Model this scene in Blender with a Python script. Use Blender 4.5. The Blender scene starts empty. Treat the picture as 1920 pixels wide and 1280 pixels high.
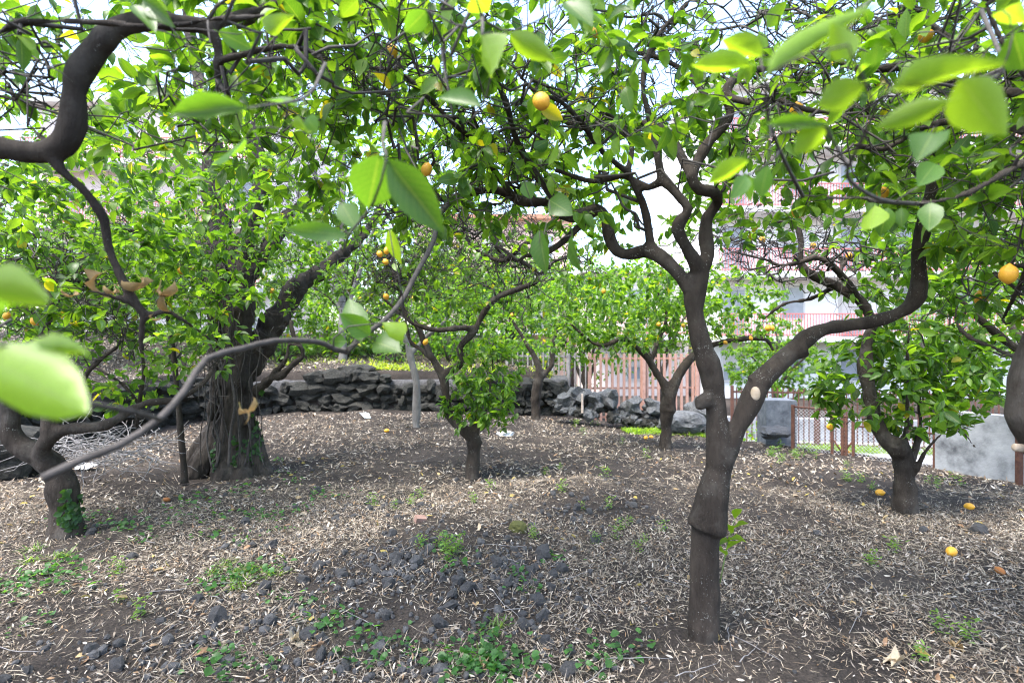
import bpy, math, random
import numpy as np
from mathutils import Vector, Matrix, noise as mnoise

random.seed(7)
RNG = np.random.default_rng(11)
SC = bpy.context.scene
COL = SC.collection

# ------------------------------------------------------------------ camera, sky, sun, exposure
CAM_H, FPX, CX, CY = 1.5, 1000.0, 960.0, 640.0
cd = bpy.data.cameras.new('camera')
cam = bpy.data.objects.new('camera', cd); COL.objects.link(cam)
cam.location = (0, 0, CAM_H); cam.rotation_euler = (math.radians(90), 0, 0)
cd.sensor_width = 36; cd.lens = 36 * FPX / 1920
cd.clip_start = 0.05; cd.clip_end = 3000
cd.dof.use_dof = True; cd.dof.focus_distance = 3.6; cd.dof.aperture_fstop = 2.0
SC.camera = cam

SUN_EL, SUN_AZ = 66.0, -128.0          # azimuth: degrees from +Y (view direction) towards +X
world = bpy.data.worlds.new('World'); SC.world = world; world.use_nodes = True
nt = world.node_tree
bg = nt.nodes['Background']
sky = nt.nodes.new('ShaderNodeTexSky'); sky.sky_type = 'NISHITA'; sky.sun_disc = False
sky.sun_elevation = math.radians(SUN_EL); sky.sun_rotation = math.radians(SUN_AZ)
sky.air_density = 1.0; sky.dust_density = 2.5; sky.ozone_density = 0.6
nt.links.new(sky.outputs[0], bg.inputs[0]); bg.inputs[1].default_value = 0.15
sl = bpy.data.lights.new('sun', 'SUN'); sl.energy = 1.5; sl.angle = math.radians(20); sl.color = (1, 0.97, 0.92)
sun = bpy.data.objects.new('sun', sl); COL.objects.link(sun)
a, e = math.radians(SUN_AZ), math.radians(SUN_EL)
sun.rotation_euler = Vector((-math.sin(a) * math.cos(e), -math.cos(a) * math.cos(e), -math.sin(e))).to_track_quat('-Z', 'Y').to_euler()
SC.view_settings.view_transform = 'Standard'; SC.view_settings.look = 'None'
SC.view_settings.exposure = 2.52; SC.view_settings.gamma = 1.0
SC.view_settings.use_curve_mapping = False
SC.render.engine = 'CYCLES'
SC.cycles.max_bounces = 8; SC.cycles.diffuse_bounces = 4; SC.cycles.transmission_bounces = 6; SC.cycles.transparent_max_bounces = 8
SC.cycles.use_denoising = True; SC.cycles.filter_width = 1.1

# ------------------------------------------------------------------ helpers
def P(px, py, d):
    """photo pixel at depth d (metres along the view axis) -> world point"""
    return np.array([(px - CX) / FPX * d, d, CAM_H + (CY - py) / FPX * d])

def proj(p):
    p = np.asarray(p)
    d = np.maximum(p[..., 1], 1e-3)
    return CX + p[..., 0] / d * FPX, CY - (p[..., 2] - CAM_H) / d * FPX, p[..., 1]

def sstep(a, b, x):
    t = np.clip((x - a) / (b - a), 0, 1)
    return t * t * (3 - 2 * t)

def wob(x, y, s, seed):
    """cheap smooth 2-D noise in about -1..1"""
    r = np.random.default_rng(seed)
    v = 0
    for k in range(5):
        an = r.uniform(0, 6.28); f = s * r.uniform(.6, 1.7); ph = r.uniform(0, 6.28)
        v = v + np.sin((x * math.cos(an) + y * math.sin(an)) * f + ph + 1.3 * np.sin((y * math.cos(an) - x * math.sin(an)) * f * .8 + ph * 2))
    return v / 3.2

WALL_LINE = [(1.3, 11.9), (-1.0, 11.6), (-3.0, 11.5), (-4.9, 11.3), (-6.1, 10.0), (-6.2, 7.8), (-6.0, 6.0), (-6.4, 3.0), (-7.0, -2.0)]

def wall_sd(x, y):
    """distance from the terrace wall line, positive behind it (on the terrace)"""
    best = np.full(np.shape(x), 1e9); sg = np.ones(np.shape(x))
    pts = [(4.0, 12.6)] + WALL_LINE
    for (ax, ay), (bx, by) in zip(pts[:-1], pts[1:]):
        dx, dy = bx - ax, by - ay; L2 = dx * dx + dy * dy
        t = np.clip(((x - ax) * dx + (y - ay) * dy) / L2, 0, 1)
        d = np.hypot(x - ax - t * dx, y - ay - t * dy)
        c = dx * (y - ay) - dy * (x - ax)
        m = d < best
        sg = np.where(m, np.where(c < 0, 1, -1), sg); best = np.where(m, d, best)
    return best * sg

def hgt(x, y, fine=True):
    x = np.asarray(x, float); y = np.asarray(y, float)
    base = 0.035 * wob(x, y, 1.1, 3) + 0.015 * wob(x, y, 3.1, 4)
    if fine:
        base = base + 0.008 * wob(x, y, 9, 5) + 0.005 * wob(x, y, 21, 6)
    base = base + 0.10 * np.exp(-(((x + .45) / .8) ** 2 + ((y - 3.7) / .75) ** 2))      # rubble mound
    base = base + 0.13 * np.exp(-(((x - .9) / 1.1) ** 2 + ((y - 5.1) / .5) ** 2))        # dug ridge
    s1 = (x - 3.9) * .745 + (y - 8.6) * .667
    road = -1.15
    base = base - .16 * sstep(-2.2, 0.1, s1)
    drop = sstep(0.05, 3.0, s1)
    up = wall_sd(x, y)
    leftmask = 1 - sstep(0.6, 1.9, x)
    terr = sstep(0.05, 0.35, up) * leftmask
    th = .78 + .13 * np.clip(up, 0, 7.5) + .04 * wob(x, y, 1.3, 9)
    h = base * (1 - drop) + road * drop
    drop2 = sstep(12.6, 15, y) * sstep(.5, 2.5, x)
    h = h * (1 - drop2) + road * drop2
    return h * (1 - terr) + th * terr

def ray_ground(px, py):
    """where the photo pixel's ray meets the ground"""
    d = np.linspace(1.5, 30, 3000)
    x = (px - CX) / FPX * d; z = CAM_H + (CY - py) / FPX * d
    hh = hgt(x, d, False)
    k = np.argmax(z <= hh)
    return np.array([x[k], d[k], hgt(x[k], d[k])])

# ---- mesh building
def mesh_np(name, V, Q=None, T=None, mat=None, tint=None, uv=None, smooth=True):
    V = np.asarray(V, np.float32).reshape(-1, 3)
    Q = np.zeros((0, 4), np.int32) if Q is None or len(Q) == 0 else np.asarray(Q, np.int32)
    T = np.zeros((0, 3), np.int32) if T is None or len(T) == 0 else np.asarray(T, np.int32)
    me = bpy.data.meshes.new(name)
    me.vertices.add(len(V)); me.vertices.foreach_set('co', V.ravel())
    nl = len(Q) * 4 + len(T) * 3
    me.loops.add(nl)
    li = np.concatenate([Q.ravel(), T.ravel()])
    me.loops.foreach_set('vertex_index', li)
    me.polygons.add(len(Q) + len(T))
    st = np.concatenate([np.arange(len(Q)) * 4, len(Q) * 4 + np.arange(len(T)) * 3])
    me.polygons.foreach_set('loop_start', st.astype(np.int32))
    me.polygons.foreach_set('use_smooth', np.full(len(st), smooth))
    if tint is not None:
        at = me.attributes.new('tint', 'FLOAT_COLOR', 'POINT')
        at.data.foreach_set('color', np.concatenate([np.asarray(tint, np.float32), np.ones((len(V), 1), np.float32)], 1).ravel())
    if uv is not None:
        ul = me.uv_layers.new(name='UVMap')
        ul.data.foreach_set('uv', np.asarray(uv, np.float32)[li].ravel())
    me.update(calc_edges=True); me.validate()
    if mat: me.materials.append(mat)
    return me

class MB:
    def __init__(s): s.V = []; s.Q = []; s.T = []; s.n = 0; s.C = []; s.U = []
    def add(s, V, Q=None, T=None, tint=None, uv=None):
        V = np.asarray(V, float).reshape(-1, 3)
        s.V.append(V)
        if Q is not None and len(Q): s.Q.append(np.asarray(Q) + s.n)
        if T is not None and len(T): s.T.append(np.asarray(T) + s.n)
        if tint is not None: s.C.append(np.broadcast_to(np.asarray(tint, float), (len(V), 3)))
        if uv is not None: s.U.append(uv)
        s.n += len(V); return s
    def box(s, c, size, rz=0.0, tint=None):
        hx, hy, hz = np.array(size) / 2
        v = np.array([[i, j, k] for i in (-hx, hx) for j in (-hy, hy) for k in (-hz, hz)])
        ca, sa = math.cos(rz), math.sin(rz)
        v = np.stack([v[:, 0] * ca - v[:, 1] * sa, v[:, 0] * sa + v[:, 1] * ca, v[:, 2]], 1) + np.array(c)
        q = [[0, 1, 3, 2], [4, 6, 7, 5], [0, 4, 5, 1], [2, 3, 7, 6], [0, 2, 6, 4], [1, 5, 7, 3]]
        return s.add(v, q, tint=tint)
    def tube(s, path, rad, sides=6, tint=None, cap=True):
        path = np.asarray(path, float); n = len(path)
        rad = np.broadcast_to(np.asarray(rad, float), (n,))
        t = np.gradient(path, axis=0); t /= np.linalg.norm(t, axis=1, keepdims=True) + 1e-9
        m = np.abs(t.mean(0)); ref = np.zeros(3); ref[np.argmin(m)] = 1
        u = np.zeros_like(t)
        a = np.cross(t[0], ref); u[0] = a / (np.linalg.norm(a) + 1e-9)
        for i in range(1, n):
            a = u[i - 1] - t[i] * np.dot(u[i - 1], t[i]); u[i] = a / (np.linalg.norm(a) + 1e-9)
        w = np.cross(t, u)
        th = np.arange(sides) / sides * 2 * math.pi
        V = path[:, None] + rad[:, None, None] * (np.cos(th)[None, :, None] * u[:, None] + np.sin(th)[None, :, None] * w[:, None])
        i = np.arange(n - 1)[:, None] * sides; j = np.arange(sides)[None]; j2 = (j + 1) % sides
        Q = np.stack([i + j, i + j2, i + sides + j2, i + sides + j], -1).reshape(-1, 4)
        V = V.reshape(-1, 3); T = []
        if cap:
            V = np.concatenate([V, path[:1], path[-1:]]); b = n * sides
            T = [[(k + 1) % sides, k, b] for k in range(sides)] + [[(n - 1) * sides + k, (n - 1) * sides + (k + 1) % sides, b + 1] for k in range(sides)]
        return s.add(V, Q, T, tint=tint)
    def mesh(s, name, mat=None, smooth=True):
        V = np.concatenate(s.V) if s.V else np.zeros((0, 3))
        return mesh_np(name, V, np.concatenate(s.Q) if s.Q else None, np.concatenate(s.T) if s.T else None, mat,
                       np.concatenate(s.C) if s.C else None, np.concatenate(s.U) if s.U else None, smooth)

def link(name, me, parent=None, loc=None):
    o = bpy.data.objects.new(name, me); COL.objects.link(o)
    if parent is not None: o.parent = parent
    if loc is not None: o.location = loc
    return o

def tag(o, label=None, cat=None, group=None, kind=None):
    if label: o['label'] = label
    if cat: o['category'] = cat
    if group: o['group'] = group
    if kind: o['kind'] = kind
    return o

def thing(name, loc, label, cat, group=None):
    o = bpy.data.objects.new(name, None); COL.objects.link(o); o.location = [float(v) for v in loc]
    o.empty_display_size = .1
    return tag(o, label, cat, group)

def part(name, mb, mat, parent, smooth=True, kind=None):
    """mesh given in world coordinates, stored relative to its (unrotated) thing"""
    off = np.zeros(3); p = parent
    while p is not None:
        off += np.array(p.location); p = p.parent
    mb.V = [v - off for v in mb.V]
    o = link(name, mb.mesh(name, mat, smooth), parent)
    if kind: o['kind'] = kind
    return o

# ------------------------------------------------------------------ materials
def M_new(name):
    m = bpy.data.materials.new(name); m.use_nodes = True
    n = m.node_tree.nodes; b = n['Principled BSDF']
    return m, n, m.node_tree.links, b

def N(n, t, **kw):
    o = n.new(t)
    for k, v in kw.items():
        if k in o.inputs: o.inputs[k].default_value = v
        else: setattr(o, k, v)
    return o

def ramp(n, stops):
    r = n.new('ShaderNodeValToRGB'); el = r.color_ramp.elements
    while len(el) > 2: el.remove(el[-1])
    for i, (p, c) in enumerate(stops):
        e_ = el[i] if i < 2 else el.new(p)
        e_.position = p; e_.color = (*c, 1)
    return r

def mat_noise(name, c1, c2, scale=8, rough=.85, bump=.3, bscale=None, detail=8, mid=None, bdist=.01):
    m, n, l, b = M_new(name)
    tc = n.new('ShaderNodeTexCoord'); nz = N(n, 'ShaderNodeTexNoise', Scale=scale, Detail=detail, Roughness=.65)
    l.new(tc.outputs['Object'], nz.inputs['Vector'])
    st = [(.3, c1), (.7, c2)] if mid is None else [(.28, c1), (.5, mid), (.72, c2)]
    if mid is not None: st = [st[0], st[2], st[1]]
    r = ramp(n, st); l.new(nz.outputs[0], r.inputs[0]); l.new(r.outputs[0], b.inputs['Base Color'])
    b.inputs['Roughness'].default_value = rough
    if bump:
        nb = N(n, 'ShaderNodeTexNoise', Scale=bscale or scale * 4, Detail=6, Roughness=.7); l.new(tc.outputs['Object'], nb.inputs['Vector'])
        bp = N(n, 'ShaderNodeBump', Strength=bump, Distance=bdist); l.new(nb.outputs[0], bp.inputs['Height']); l.new(bp.outputs[0], b.inputs['Normal'])
    return m

def mat_bark(name, c1, c2, speck, scale=6.0):
    m, n, l, b = M_new(name)
    tc = n.new('ShaderNodeTexCoord')
    mp = N(n, 'ShaderNodeMapping'); mp.inputs['Scale'].default_value = (1, 1, .35); l.new(tc.outputs['Object'], mp.inputs['Vector'])
    nz = N(n, 'ShaderNodeTexNoise', Scale=scale, Detail=9, Roughness=.7); l.new(mp.outputs[0], nz.inputs['Vector'])
    r = ramp(n, [(.32, c1), (.7, c2)]); l.new(nz.outputs[0], r.inputs[0])
    vo = N(n, 'ShaderNodeTexVoronoi', Scale=70.0); wn = N(n, 'ShaderNodeTexNoise', Scale=40.0, Detail=3); l.new(tc.outputs['Object'], wn.inputs['Vector']); wm = N(n, 'ShaderNodeMixRGB', blend_type='LINEAR_LIGHT'); wm.inputs[0].default_value = .03; l.new(tc.outputs['Object'], wm.inputs[1]); l.new(wn.outputs['Color'], wm.inputs[2]); l.new(wm.outputs[0], vo.inputs['Vector'])
    n2 = N(n, 'ShaderNodeTexNoise', Scale=9.0, Detail=3); l.new(tc.outputs['Object'], n2.inputs['Vector'])
    mu = N(n, 'ShaderNodeMath', operation='MULTIPLY_ADD'); mu.inputs[1].default_value = -1.1; mu.inputs[2].default_value = .62
    l.new(n2.outputs[0], mu.inputs[0])
    lt = N(n, 'ShaderNodeMath', operation='LESS_THAN'); l.new(vo.outputs['Distance'], lt.inputs[0]); l.new(mu.outputs[0], lt.inputs[1])
    n3 = N(n, 'ShaderNodeTexNoise', Scale=3.0, Detail=5, Roughness=.7); l.new(tc.outputs['Object'], n3.inputs['Vector'])
    pr = ramp(n, [(.52, (0, 0, 0)), (.72, (.55, .55, .55))]); l.new(n3.outputs[0], pr.inputs[0])
    mxp = N(n, 'ShaderNodeMixRGB'); l.new(pr.outputs[0], mxp.inputs[0]); l.new(r.outputs[0], mxp.inputs[1]); mxp.inputs[2].default_value = (*[.5 * (x + y) for x, y in zip(c2, speck)], 1)
    mx = N(n, 'ShaderNodeMixRGB'); l.new(lt.outputs[0], mx.inputs[0]); l.new(mxp.outputs[0], mx.inputs[1]); mx.inputs[2].default_value = (*speck, 1)
    l.new(mx.outputs[0], b.inputs['Base Color']); b.inputs['Roughness'].default_value = .88; b.inputs['Specular IOR Level'].default_value = .25
    mp2 = N(n, 'ShaderNodeMapping'); mp2.inputs['Scale'].default_value = (1, 1, .3); l.new(tc.outputs['Object'], mp2.inputs['Vector'])
    nb = N(n, 'ShaderNodeTexNoise', Scale=38.0, Detail=8, Roughness=.75); l.new(mp2.outputs[0], nb.inputs['Vector'])
    bp = N(n, 'ShaderNodeBump', Strength=1.0, Distance=.02); l.new(nb.outputs[0], bp.inputs['Height']); l.new(bp.outputs[0], b.inputs['Normal'])
    return m

def mat_leaf(name, transl=.56, rough=.4, veins=True, tboost=(2.35, 2.2, .6)):
    m, n, l, b = M_new(name)
    at = N(n, 'ShaderNodeAttribute', attribute_name='tint')
    col = at.outputs['Color']
    if veins:
        uv = n.new('ShaderNodeUVMap'); sx = n.new('ShaderNodeSeparateXYZ'); l.new(uv.outputs[0], sx.inputs[0])
        ab = N(n, 'ShaderNodeMath', operation='ABSOLUTE'); sb = N(n, 'ShaderNodeMath', operation='SUBTRACT'); sb.inputs[1].default_value = .5
        l.new(sx.outputs[0], sb.inputs[0]); l.new(sb.outputs[0], ab.inputs[0])
        mid = N(n, 'ShaderNodeMath', operation='LESS_THAN'); mid.inputs[1].default_value = .028; l.new(ab.outputs[0], mid.inputs[0])
        # side veins: stripes along v skewed by |u|
        ma = N(n, 'ShaderNodeMath', operation='MULTIPLY_ADD'); ma.inputs[1].default_value = -.55; l.new(ab.outputs[0], ma.inputs[0]); l.new(sx.outputs[1], ma.inputs[2])
        mm = N(n, 'ShaderNodeMath', operation='MULTIPLY'); mm.inputs[1].default_value = 60; l.new(ma.outputs[0], mm.inputs[0])
        si = N(n, 'ShaderNodeMath', operation='SINE'); l.new(mm.outputs[0], si.inputs[0])
        gt = N(n, 'ShaderNodeMath', operation='GREATER_THAN'); gt.inputs[1].default_value = .9; l.new(si.outputs[0], gt.inputs[0])
        hm = N(n, 'ShaderNodeMath', operation='MULTIPLY'); hm.inputs[1].default_value = .35; l.new(gt.outputs[0], hm.inputs[0])
        mxv = N(n, 'ShaderNodeMath', operation='MAXIMUM'); l.new(mid.outputs[0], mxv.inputs[0]); l.new(hm.outputs[0], mxv.inputs[1])
        sc_ = N(n, 'ShaderNodeMath', operation='MULTIPLY'); sc_.inputs[1].default_value = .4; l.new(mxv.outputs[0], sc_.inputs[0])
        mx = N(n, 'ShaderNodeMixRGB'); l.new(sc_.outputs[0], mx.inputs[0]); l.new(col, mx.inputs[1]); mx.inputs[2].default_value = (.22, .30, .08, 1)
        tc = n.new('ShaderNodeTexCoord'); nz = N(n, 'ShaderNodeTexNoise', Scale=45.0, Detail=4); l.new(tc.outputs['Object'], nz.inputs['Vector'])
        rr = ramp(n, [(.3, (.75, .75, .75)), (.7, (1.15, 1.15, 1.1))]); l.new(nz.outputs[0], rr.inputs[0])
        m2 = N(n, 'ShaderNodeMixRGB', blend_type='MULTIPLY'); m2.inputs[0].default_value = 1; l.new(mx.outputs[0], m2.inputs[1]); l.new(rr.outputs[0], m2.inputs[2])
        col = m2.outputs[0]
        bp = N(n, 'ShaderNodeBump', Strength=.25, Distance=.002); l.new(mxv.outputs[0], bp.inputs['Height']); l.new(bp.outputs[0], b.inputs['Normal'])
    l.new(col, b.inputs['Base Color']); b.inputs['Roughness'].default_value = rough
    b.inputs['Specular IOR Level'].default_value = .5
    tr = n.new('ShaderNodeBsdfTranslucent')
    mt = N(n, 'ShaderNodeMixRGB', blend_type='MULTIPLY'); mt.inputs[0].default_value = 1; l.new(col, mt.inputs[1]); mt.inputs[2].default_value = (*tboost, 1)
    l.new(mt.outputs[0], tr.inputs[0])
    ms = n.new('ShaderNodeMixShader'); ms.inputs[0].default_value = transl
    l.new(b.outputs[0], ms.inputs[1]); l.new(tr.outputs[0], ms.inputs[2])
    l.new(ms.outputs[0], n['Material Output'].inputs[0])
    return m

def mat_tint(name, rough=.85, spec=.3, bump=0, bscale=60):
    m, n, l, b = M_new(name)
    at = N(n, 'ShaderNodeAttribute', attribute_name='tint')
    tc = n.new('ShaderNodeTexCoord'); nz = N(n, 'ShaderNodeTexNoise', Scale=bscale, Detail=5); l.new(tc.outputs['Object'], nz.inputs['Vector'])
    rr = ramp(n, [(.3, (.7, .7, .7)), (.7, (1.2, 1.2, 1.2))]); l.new(nz.outputs[0], rr.inputs[0])
    m2 = N(n, 'ShaderNodeMixRGB', blend_type='MULTIPLY'); m2.inputs[0].default_value = 1; l.new(at.outputs['Color'], m2.inputs[1]); l.new(rr.outputs[0], m2.inputs[2])
    l.new(m2.outputs[0], b.inputs['Base Color']); b.inputs['Roughness'].default_value = rough; b.inputs['Specular IOR Level'].default_value = spec
    if bump:
        bp = N(n, 'ShaderNodeBump', Strength=bump, Distance=.01); l.new(nz.outputs[0], bp.inputs['Height']); l.new(bp.outputs[0], b.inputs['Normal'])
    return m

BARK = mat_bark('lemon_bark', (.016, .012, .0095), (.074, .059, .048), (.20, .195, .18))
BARK_OLD = mat_bark('old_bark', (.016, .0125, .010), (.070, .058, .048), (.12, .11, .10), 4.0)
BARK_GREY = mat_bark('grey_bark', (.13, .12, .11), (.24, .225, .21), (.34, .33, .31))
TWIG = mat_noise('twig_bark', (.020, .0165, .014), (.075, .065, .059), 30, .85, .3)
TWIG_GREY = mat_noise('grey_twig', (.15, .14, .14), (.28, .27, .27), 30, .85, .3)
STEM_GREEN = mat_noise('green_stem', (.10, .16, .04), (.2, .27, .09), 20, .6, .1)
CUT = mat_noise('cut_wood', (.30, .22, .15), (.5, .41, .31), 14, .8, .4)
LEAF = mat_leaf('lemon_leaf')
LEAF_FAR = mat_leaf('lemon_leaf_far', veins=False)
DRYLEAF = mat_leaf('dry_leaf', transl=.25, rough=.8, tboost=(1.1, 1.0, .8))
LITTER = mat_tint('leaf_litter', .85, .25)
ROCK = mat_noise('lava_clod', (.022, .022, .024), (.105, .103, .105), 22, .95, .9, 90, bdist=.012)
ROCK2 = mat_noise('wall_stone', (.014, .014, .012), (.095, .09, .074), 6, .95, 1.0, 26, bdist=.05, mid=(.036, .036, .031))
ROCK3 = mat_noise('pale_stone', (.04, .042, .045), (.25, .26, .27), 7, .95, 1.0, 30, bdist=.05)
MOSSY = mat_noise('mossy_stone', (.05, .055, .015), (.14, .14, .035), 20, .95, .8, 80)
BRICKM = mat_noise('brick_clay', (.20, .115, .09), (.30, .19, .155), 20, .9, .6, 90)

def mat_soil():
    m, n, l, b = M_new('soil')
    tc = n.new('ShaderNodeTexCoord')
    a1 = N(n, 'ShaderNodeTexNoise', Scale=1.4, Detail=9, Roughness=.7); l.new(tc.outputs['Object'], a1.inputs['Vector'])
    r1 = ramp(n, [(.34, (.022, .020, .0195)), (.66, (.064, .055, .049))]); l.new(a1.outputs[0], r1.inputs[0])
    a2 = N(n, 'ShaderNodeTexNoise', Scale=70, Detail=6, Roughness=.7); l.new(tc.outputs['Object'], a2.inputs['Vector'])
    r2 = ramp(n, [(.35, (.5, .5, .5)), (.68, (1.7, 1.6, 1.5))]); l.new(a2.outputs[0], r2.inputs[0])
    mx = N(n, 'ShaderNodeMixRGB', blend_type='MULTIPLY'); mx.inputs[0].default_value = 1; l.new(r1.outputs[0], mx.inputs[1]); l.new(r2.outputs[0], mx.inputs[2])
    l.new(mx.outputs[0], b.inputs['Base Color']); b.inputs['Roughness'].default_value = .97; b.inputs['Specular IOR Level'].default_value = .15
    bp = N(n, 'ShaderNodeBump', Strength=.9, Distance=.02); l.new(a2.outputs[0], bp.inputs['Height']); l.new(bp.outputs[0], b.inputs['Normal'])
    return m
SOIL = mat_soil()
CONC = mat_noise('stained_concrete', (.06, .065, .075), (.36, .375, .40), 3.4, .9, .5, 30, mid=(.25, .265, .285), detail=12)
CONC_D = mat_noise('dark_concrete', (.05, .06, .075), (.17, .185, .21), 9, .9, .6, 40)
PLASTER = mat_noise('white_plaster', (.70, .69, .68), (.82, .81, .80), 1.2, .9, .1)
SALMON = mat_noise('salmon_plaster', (.60, .42, .34), (.72, .53, .44), 1.2, .9, .1)
PINKISH = mat_noise('pink_plaster', (.70, .60, .56), (.8, .71, .67), 1.2, .9, .1)
SLABM = mat_noise('balcony_slab', (.50, .49, .47), (.66, .65, .63), 2, .9, .2)
RED = mat_noise('red_rail_paint', (.42, .10, .09), (.55, .17, .15), 8, .5, .05)
RUST = mat_noise('rusty_iron', (.05, .02, .014), (.13, .055, .035), 25, .85, .5, 90)
BROWNFENCE = mat_noise('brown_fence_paint', (.32, .17, .13), (.48, .29, .23), 10, .6, .1)
WHITEFENCE = mat_noise('pale_fence_paint', (.16, .15, .15), (.34, .32, .32), 10, .6, .1)
WIRE = mat_noise('galvanised_wire', (.42, .43, .45), (.6, .61, .63), 40, .5, 0)
GLASS_D = mat_noise('window_glass', (.20, .22, .25), (.34, .37, .41), 1, .12, 0)  # lighter grey base colour stands in for sky reflected in the panes
SHUTTER = mat_noise('shutter_paint', (.50, .46, .43), (.6, .56, .53), 6, .6, .1)
TILE = mat_noise('roof_tile', (.32, .15, .09), (.5, .27, .18), 6, .85, .6)
ASPH = mat_noise('pale_asphalt', (.20, .20, .21), (.3, .3, .31), 30, .95, .4)
STAKE = mat_noise('weathered_wood', (.30, .24, .2), (.52, .44, .38), 12, .85, .5)
BAG = mat_noise('white_plastic', (.75, .77, .8), (.85, .86, .88), 12, .35, .3)
SHEETM = mat_noise('grey_plastic', (.42, .46, .50), (.62, .66, .70), 12, .35, .3)
DARKBAG = mat_noise('dark_stone', (.02, .022, .026), (.08, .085, .095), 12, .7, .7)

def mat_lemon():
    m, n, l, b = M_new('lemon_peel')
    tc = n.new('ShaderNodeTexCoord'); nz = N(n, 'ShaderNodeTexNoise', Scale=14.0, Detail=4); l.new(tc.outputs['Object'], nz.inputs['Vector'])
    r = ramp(n, [(.3, (.68, .30, .018)), (.7, (.80, .43, .035))]); l.new(nz.outputs[0], r.inputs[0]); l.new(r.outputs[0], b.inputs['Base Color'])
    b.inputs['Roughness'].default_value = .45
    vo = N(n, 'ShaderNodeTexNoise', Scale=140.0); l.new(tc.outputs['Object'], vo.inputs['Vector'])
    bp = N(n, 'ShaderNodeBump', Strength=.3, Distance=.002); l.new(vo.outputs[0], bp.inputs['Height']); l.new(bp.outputs[0], b.inputs['Normal'])
    return m
LEMON = mat_lemon()
ROTTEN = mat_noise('rotten_peel', (.16, .05, .015), (.45, .17, .03), 30, .7, .4)

# ------------------------------------------------------------------ ground
def axis_pts(lo, hi, fine_lo, fine_hi, step, n_out):
    inner = np.arange(fine_lo, fine_hi, step)
    g = np.geomspace(1, 1 + (hi - fine_hi), n_out) - 1
    g2 = np.geomspace(1, 1 + (fine_lo - lo), n_out) - 1
    return np.concatenate([(fine_lo - g2[1:])[::-1], inner, fine_hi + g])
gx = axis_pts(-600, 600, -7.2, 7.0, .045, 60)
gyn = np.concatenate([np.arange(1.2, 6, .03), np.arange(6, 17, .06)])
gy = np.concatenate([-(np.geomspace(1, 120, 20) - 1)[::-1] + .0, [.6], gyn, 17 + np.geomspace(1, 900, 40) - 1])
X, Y = np.meshgrid(gx, gy)
Z = hgt(X, Y)
nx, ny = len(gx), len(gy)
ii = (np.arange(ny - 1)[:, None] * nx + np.arange(nx - 1)[None])
Q = np.stack([ii, ii + 1, ii + nx + 1, ii + nx], -1).reshape(-1, 4)
g = link('ground', mesh_np('ground', np.stack([X, Y, Z], -1).reshape(-1, 3), Q, mat=SOIL))
tag(g, 'dark soil of the lemon orchard', None, kind='structure')

# lane between the orchard fence and the houses
rb = MB()
rb.add([(2.5, 15.0, -1.13), (40, -6, -1.13), (44, 1.0, -1.13), (6.0, 19.2, -1.13)], [[0, 1, 2, 3]])
tag(link('road', rb.mesh('road', ASPH)), 'pale asphalt lane behind the mesh fence', kind='structure')

# ------------------------------------------------------------------ leaves
LV = np.array([0, .10, .28, .50, .74, .90, 1.0]); LWID = np.array([.05, .46, .92, 1.0, .70, .30, .02])
LV4 = np.array([0, .28, .66, 1.0]); LW4 = np.array([.06, .92, .85, .02])

def leaf_geo(Pb, D, Nn, L, W, tint, curl, fold, rows='hi', wave=None):
    """many leaf blades at once; all args are arrays over leaves"""
    n = len(Pb)
    v, w = (LV, LWID) if rows == 'hi' else (LV4, LW4)
    cols = np.array([-1., 0, 1.]) if rows != 'lo' else np.array([-1., 1.])
    k, c = len(v), len(cols)
    D = D / (np.linalg.norm(D, axis=1, keepdims=True) + 1e-9)
    B = np.cross(D, Nn); B /= np.linalg.norm(B, axis=1, keepdims=True) + 1e-9
    Nn = np.cross(B, D)
    # bend: the blade curves in the D/N plane
    ang = curl[:, None] * v[None]
    along = np.where(np.abs(curl[:, None]) < 1e-3, v[None], np.sin(ang) / (curl[:, None] + 1e-9))
    down = np.where(np.abs(curl[:, None]) < 1e-3, 0, -(1 - np.cos(ang)) / (curl[:, None] + 1e-9))
    x = cols[None, None] * w[None, :, None] * .5
    if wave is None: wave = np.zeros(n)
    zz = down[:, :, None] * L[:, None, None] + (fold[:, None, None] * np.abs(x) + wave[:, None, None] * x * np.sin(v * 7)[None, :, None]) * W[:, None, None]
    V = Pb[:, None, None] + (along * L[:, None])[:, :, None, None] * D[:, None, None] + (x * W[:, None, None])[..., None] * B[:, None, None] + zz[..., None] * Nn[:, None, None]
    base = np.arange(n)[:, None, None] * (k * c)
    i = np.arange(k - 1)[None, :, None] * c; j = np.arange(c - 1)[None, None]
    q0 = base + i + j
    Q = np.stack([q0, q0 + 1, q0 + c + 1, q0 + c], -1).reshape(-1, 4)
    uv = np.broadcast_to(np.stack([np.broadcast_to(cols[None] * .5 + .5, (k, c)), np.broadcast_to(v[:, None], (k, c))], -1)[None], (n, k, c, 2)).reshape(-1, 2)
    t = np.repeat(tint, k * c, 0)
    return V.reshape(-1, 3), Q, t, uv

def leaf_tints(n, young=.25, rng=RNG):
    base = np.array([.040, .105, .019]); mid = np.array([.085, .185, .025]); yg = np.array([.17, .30, .035]); yl = np.array([.36, .33, .03])
    t = rng.random(n)[:, None]; c = base * (1 - t) + mid * t
    r = rng.random(n)
    c = np.where((r < young)[:, None], mid * (1 - t) + yg * t, c)
    c = np.where((r > .985)[:, None], yl * (.6 + .4 * t), c)
    return c

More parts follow.
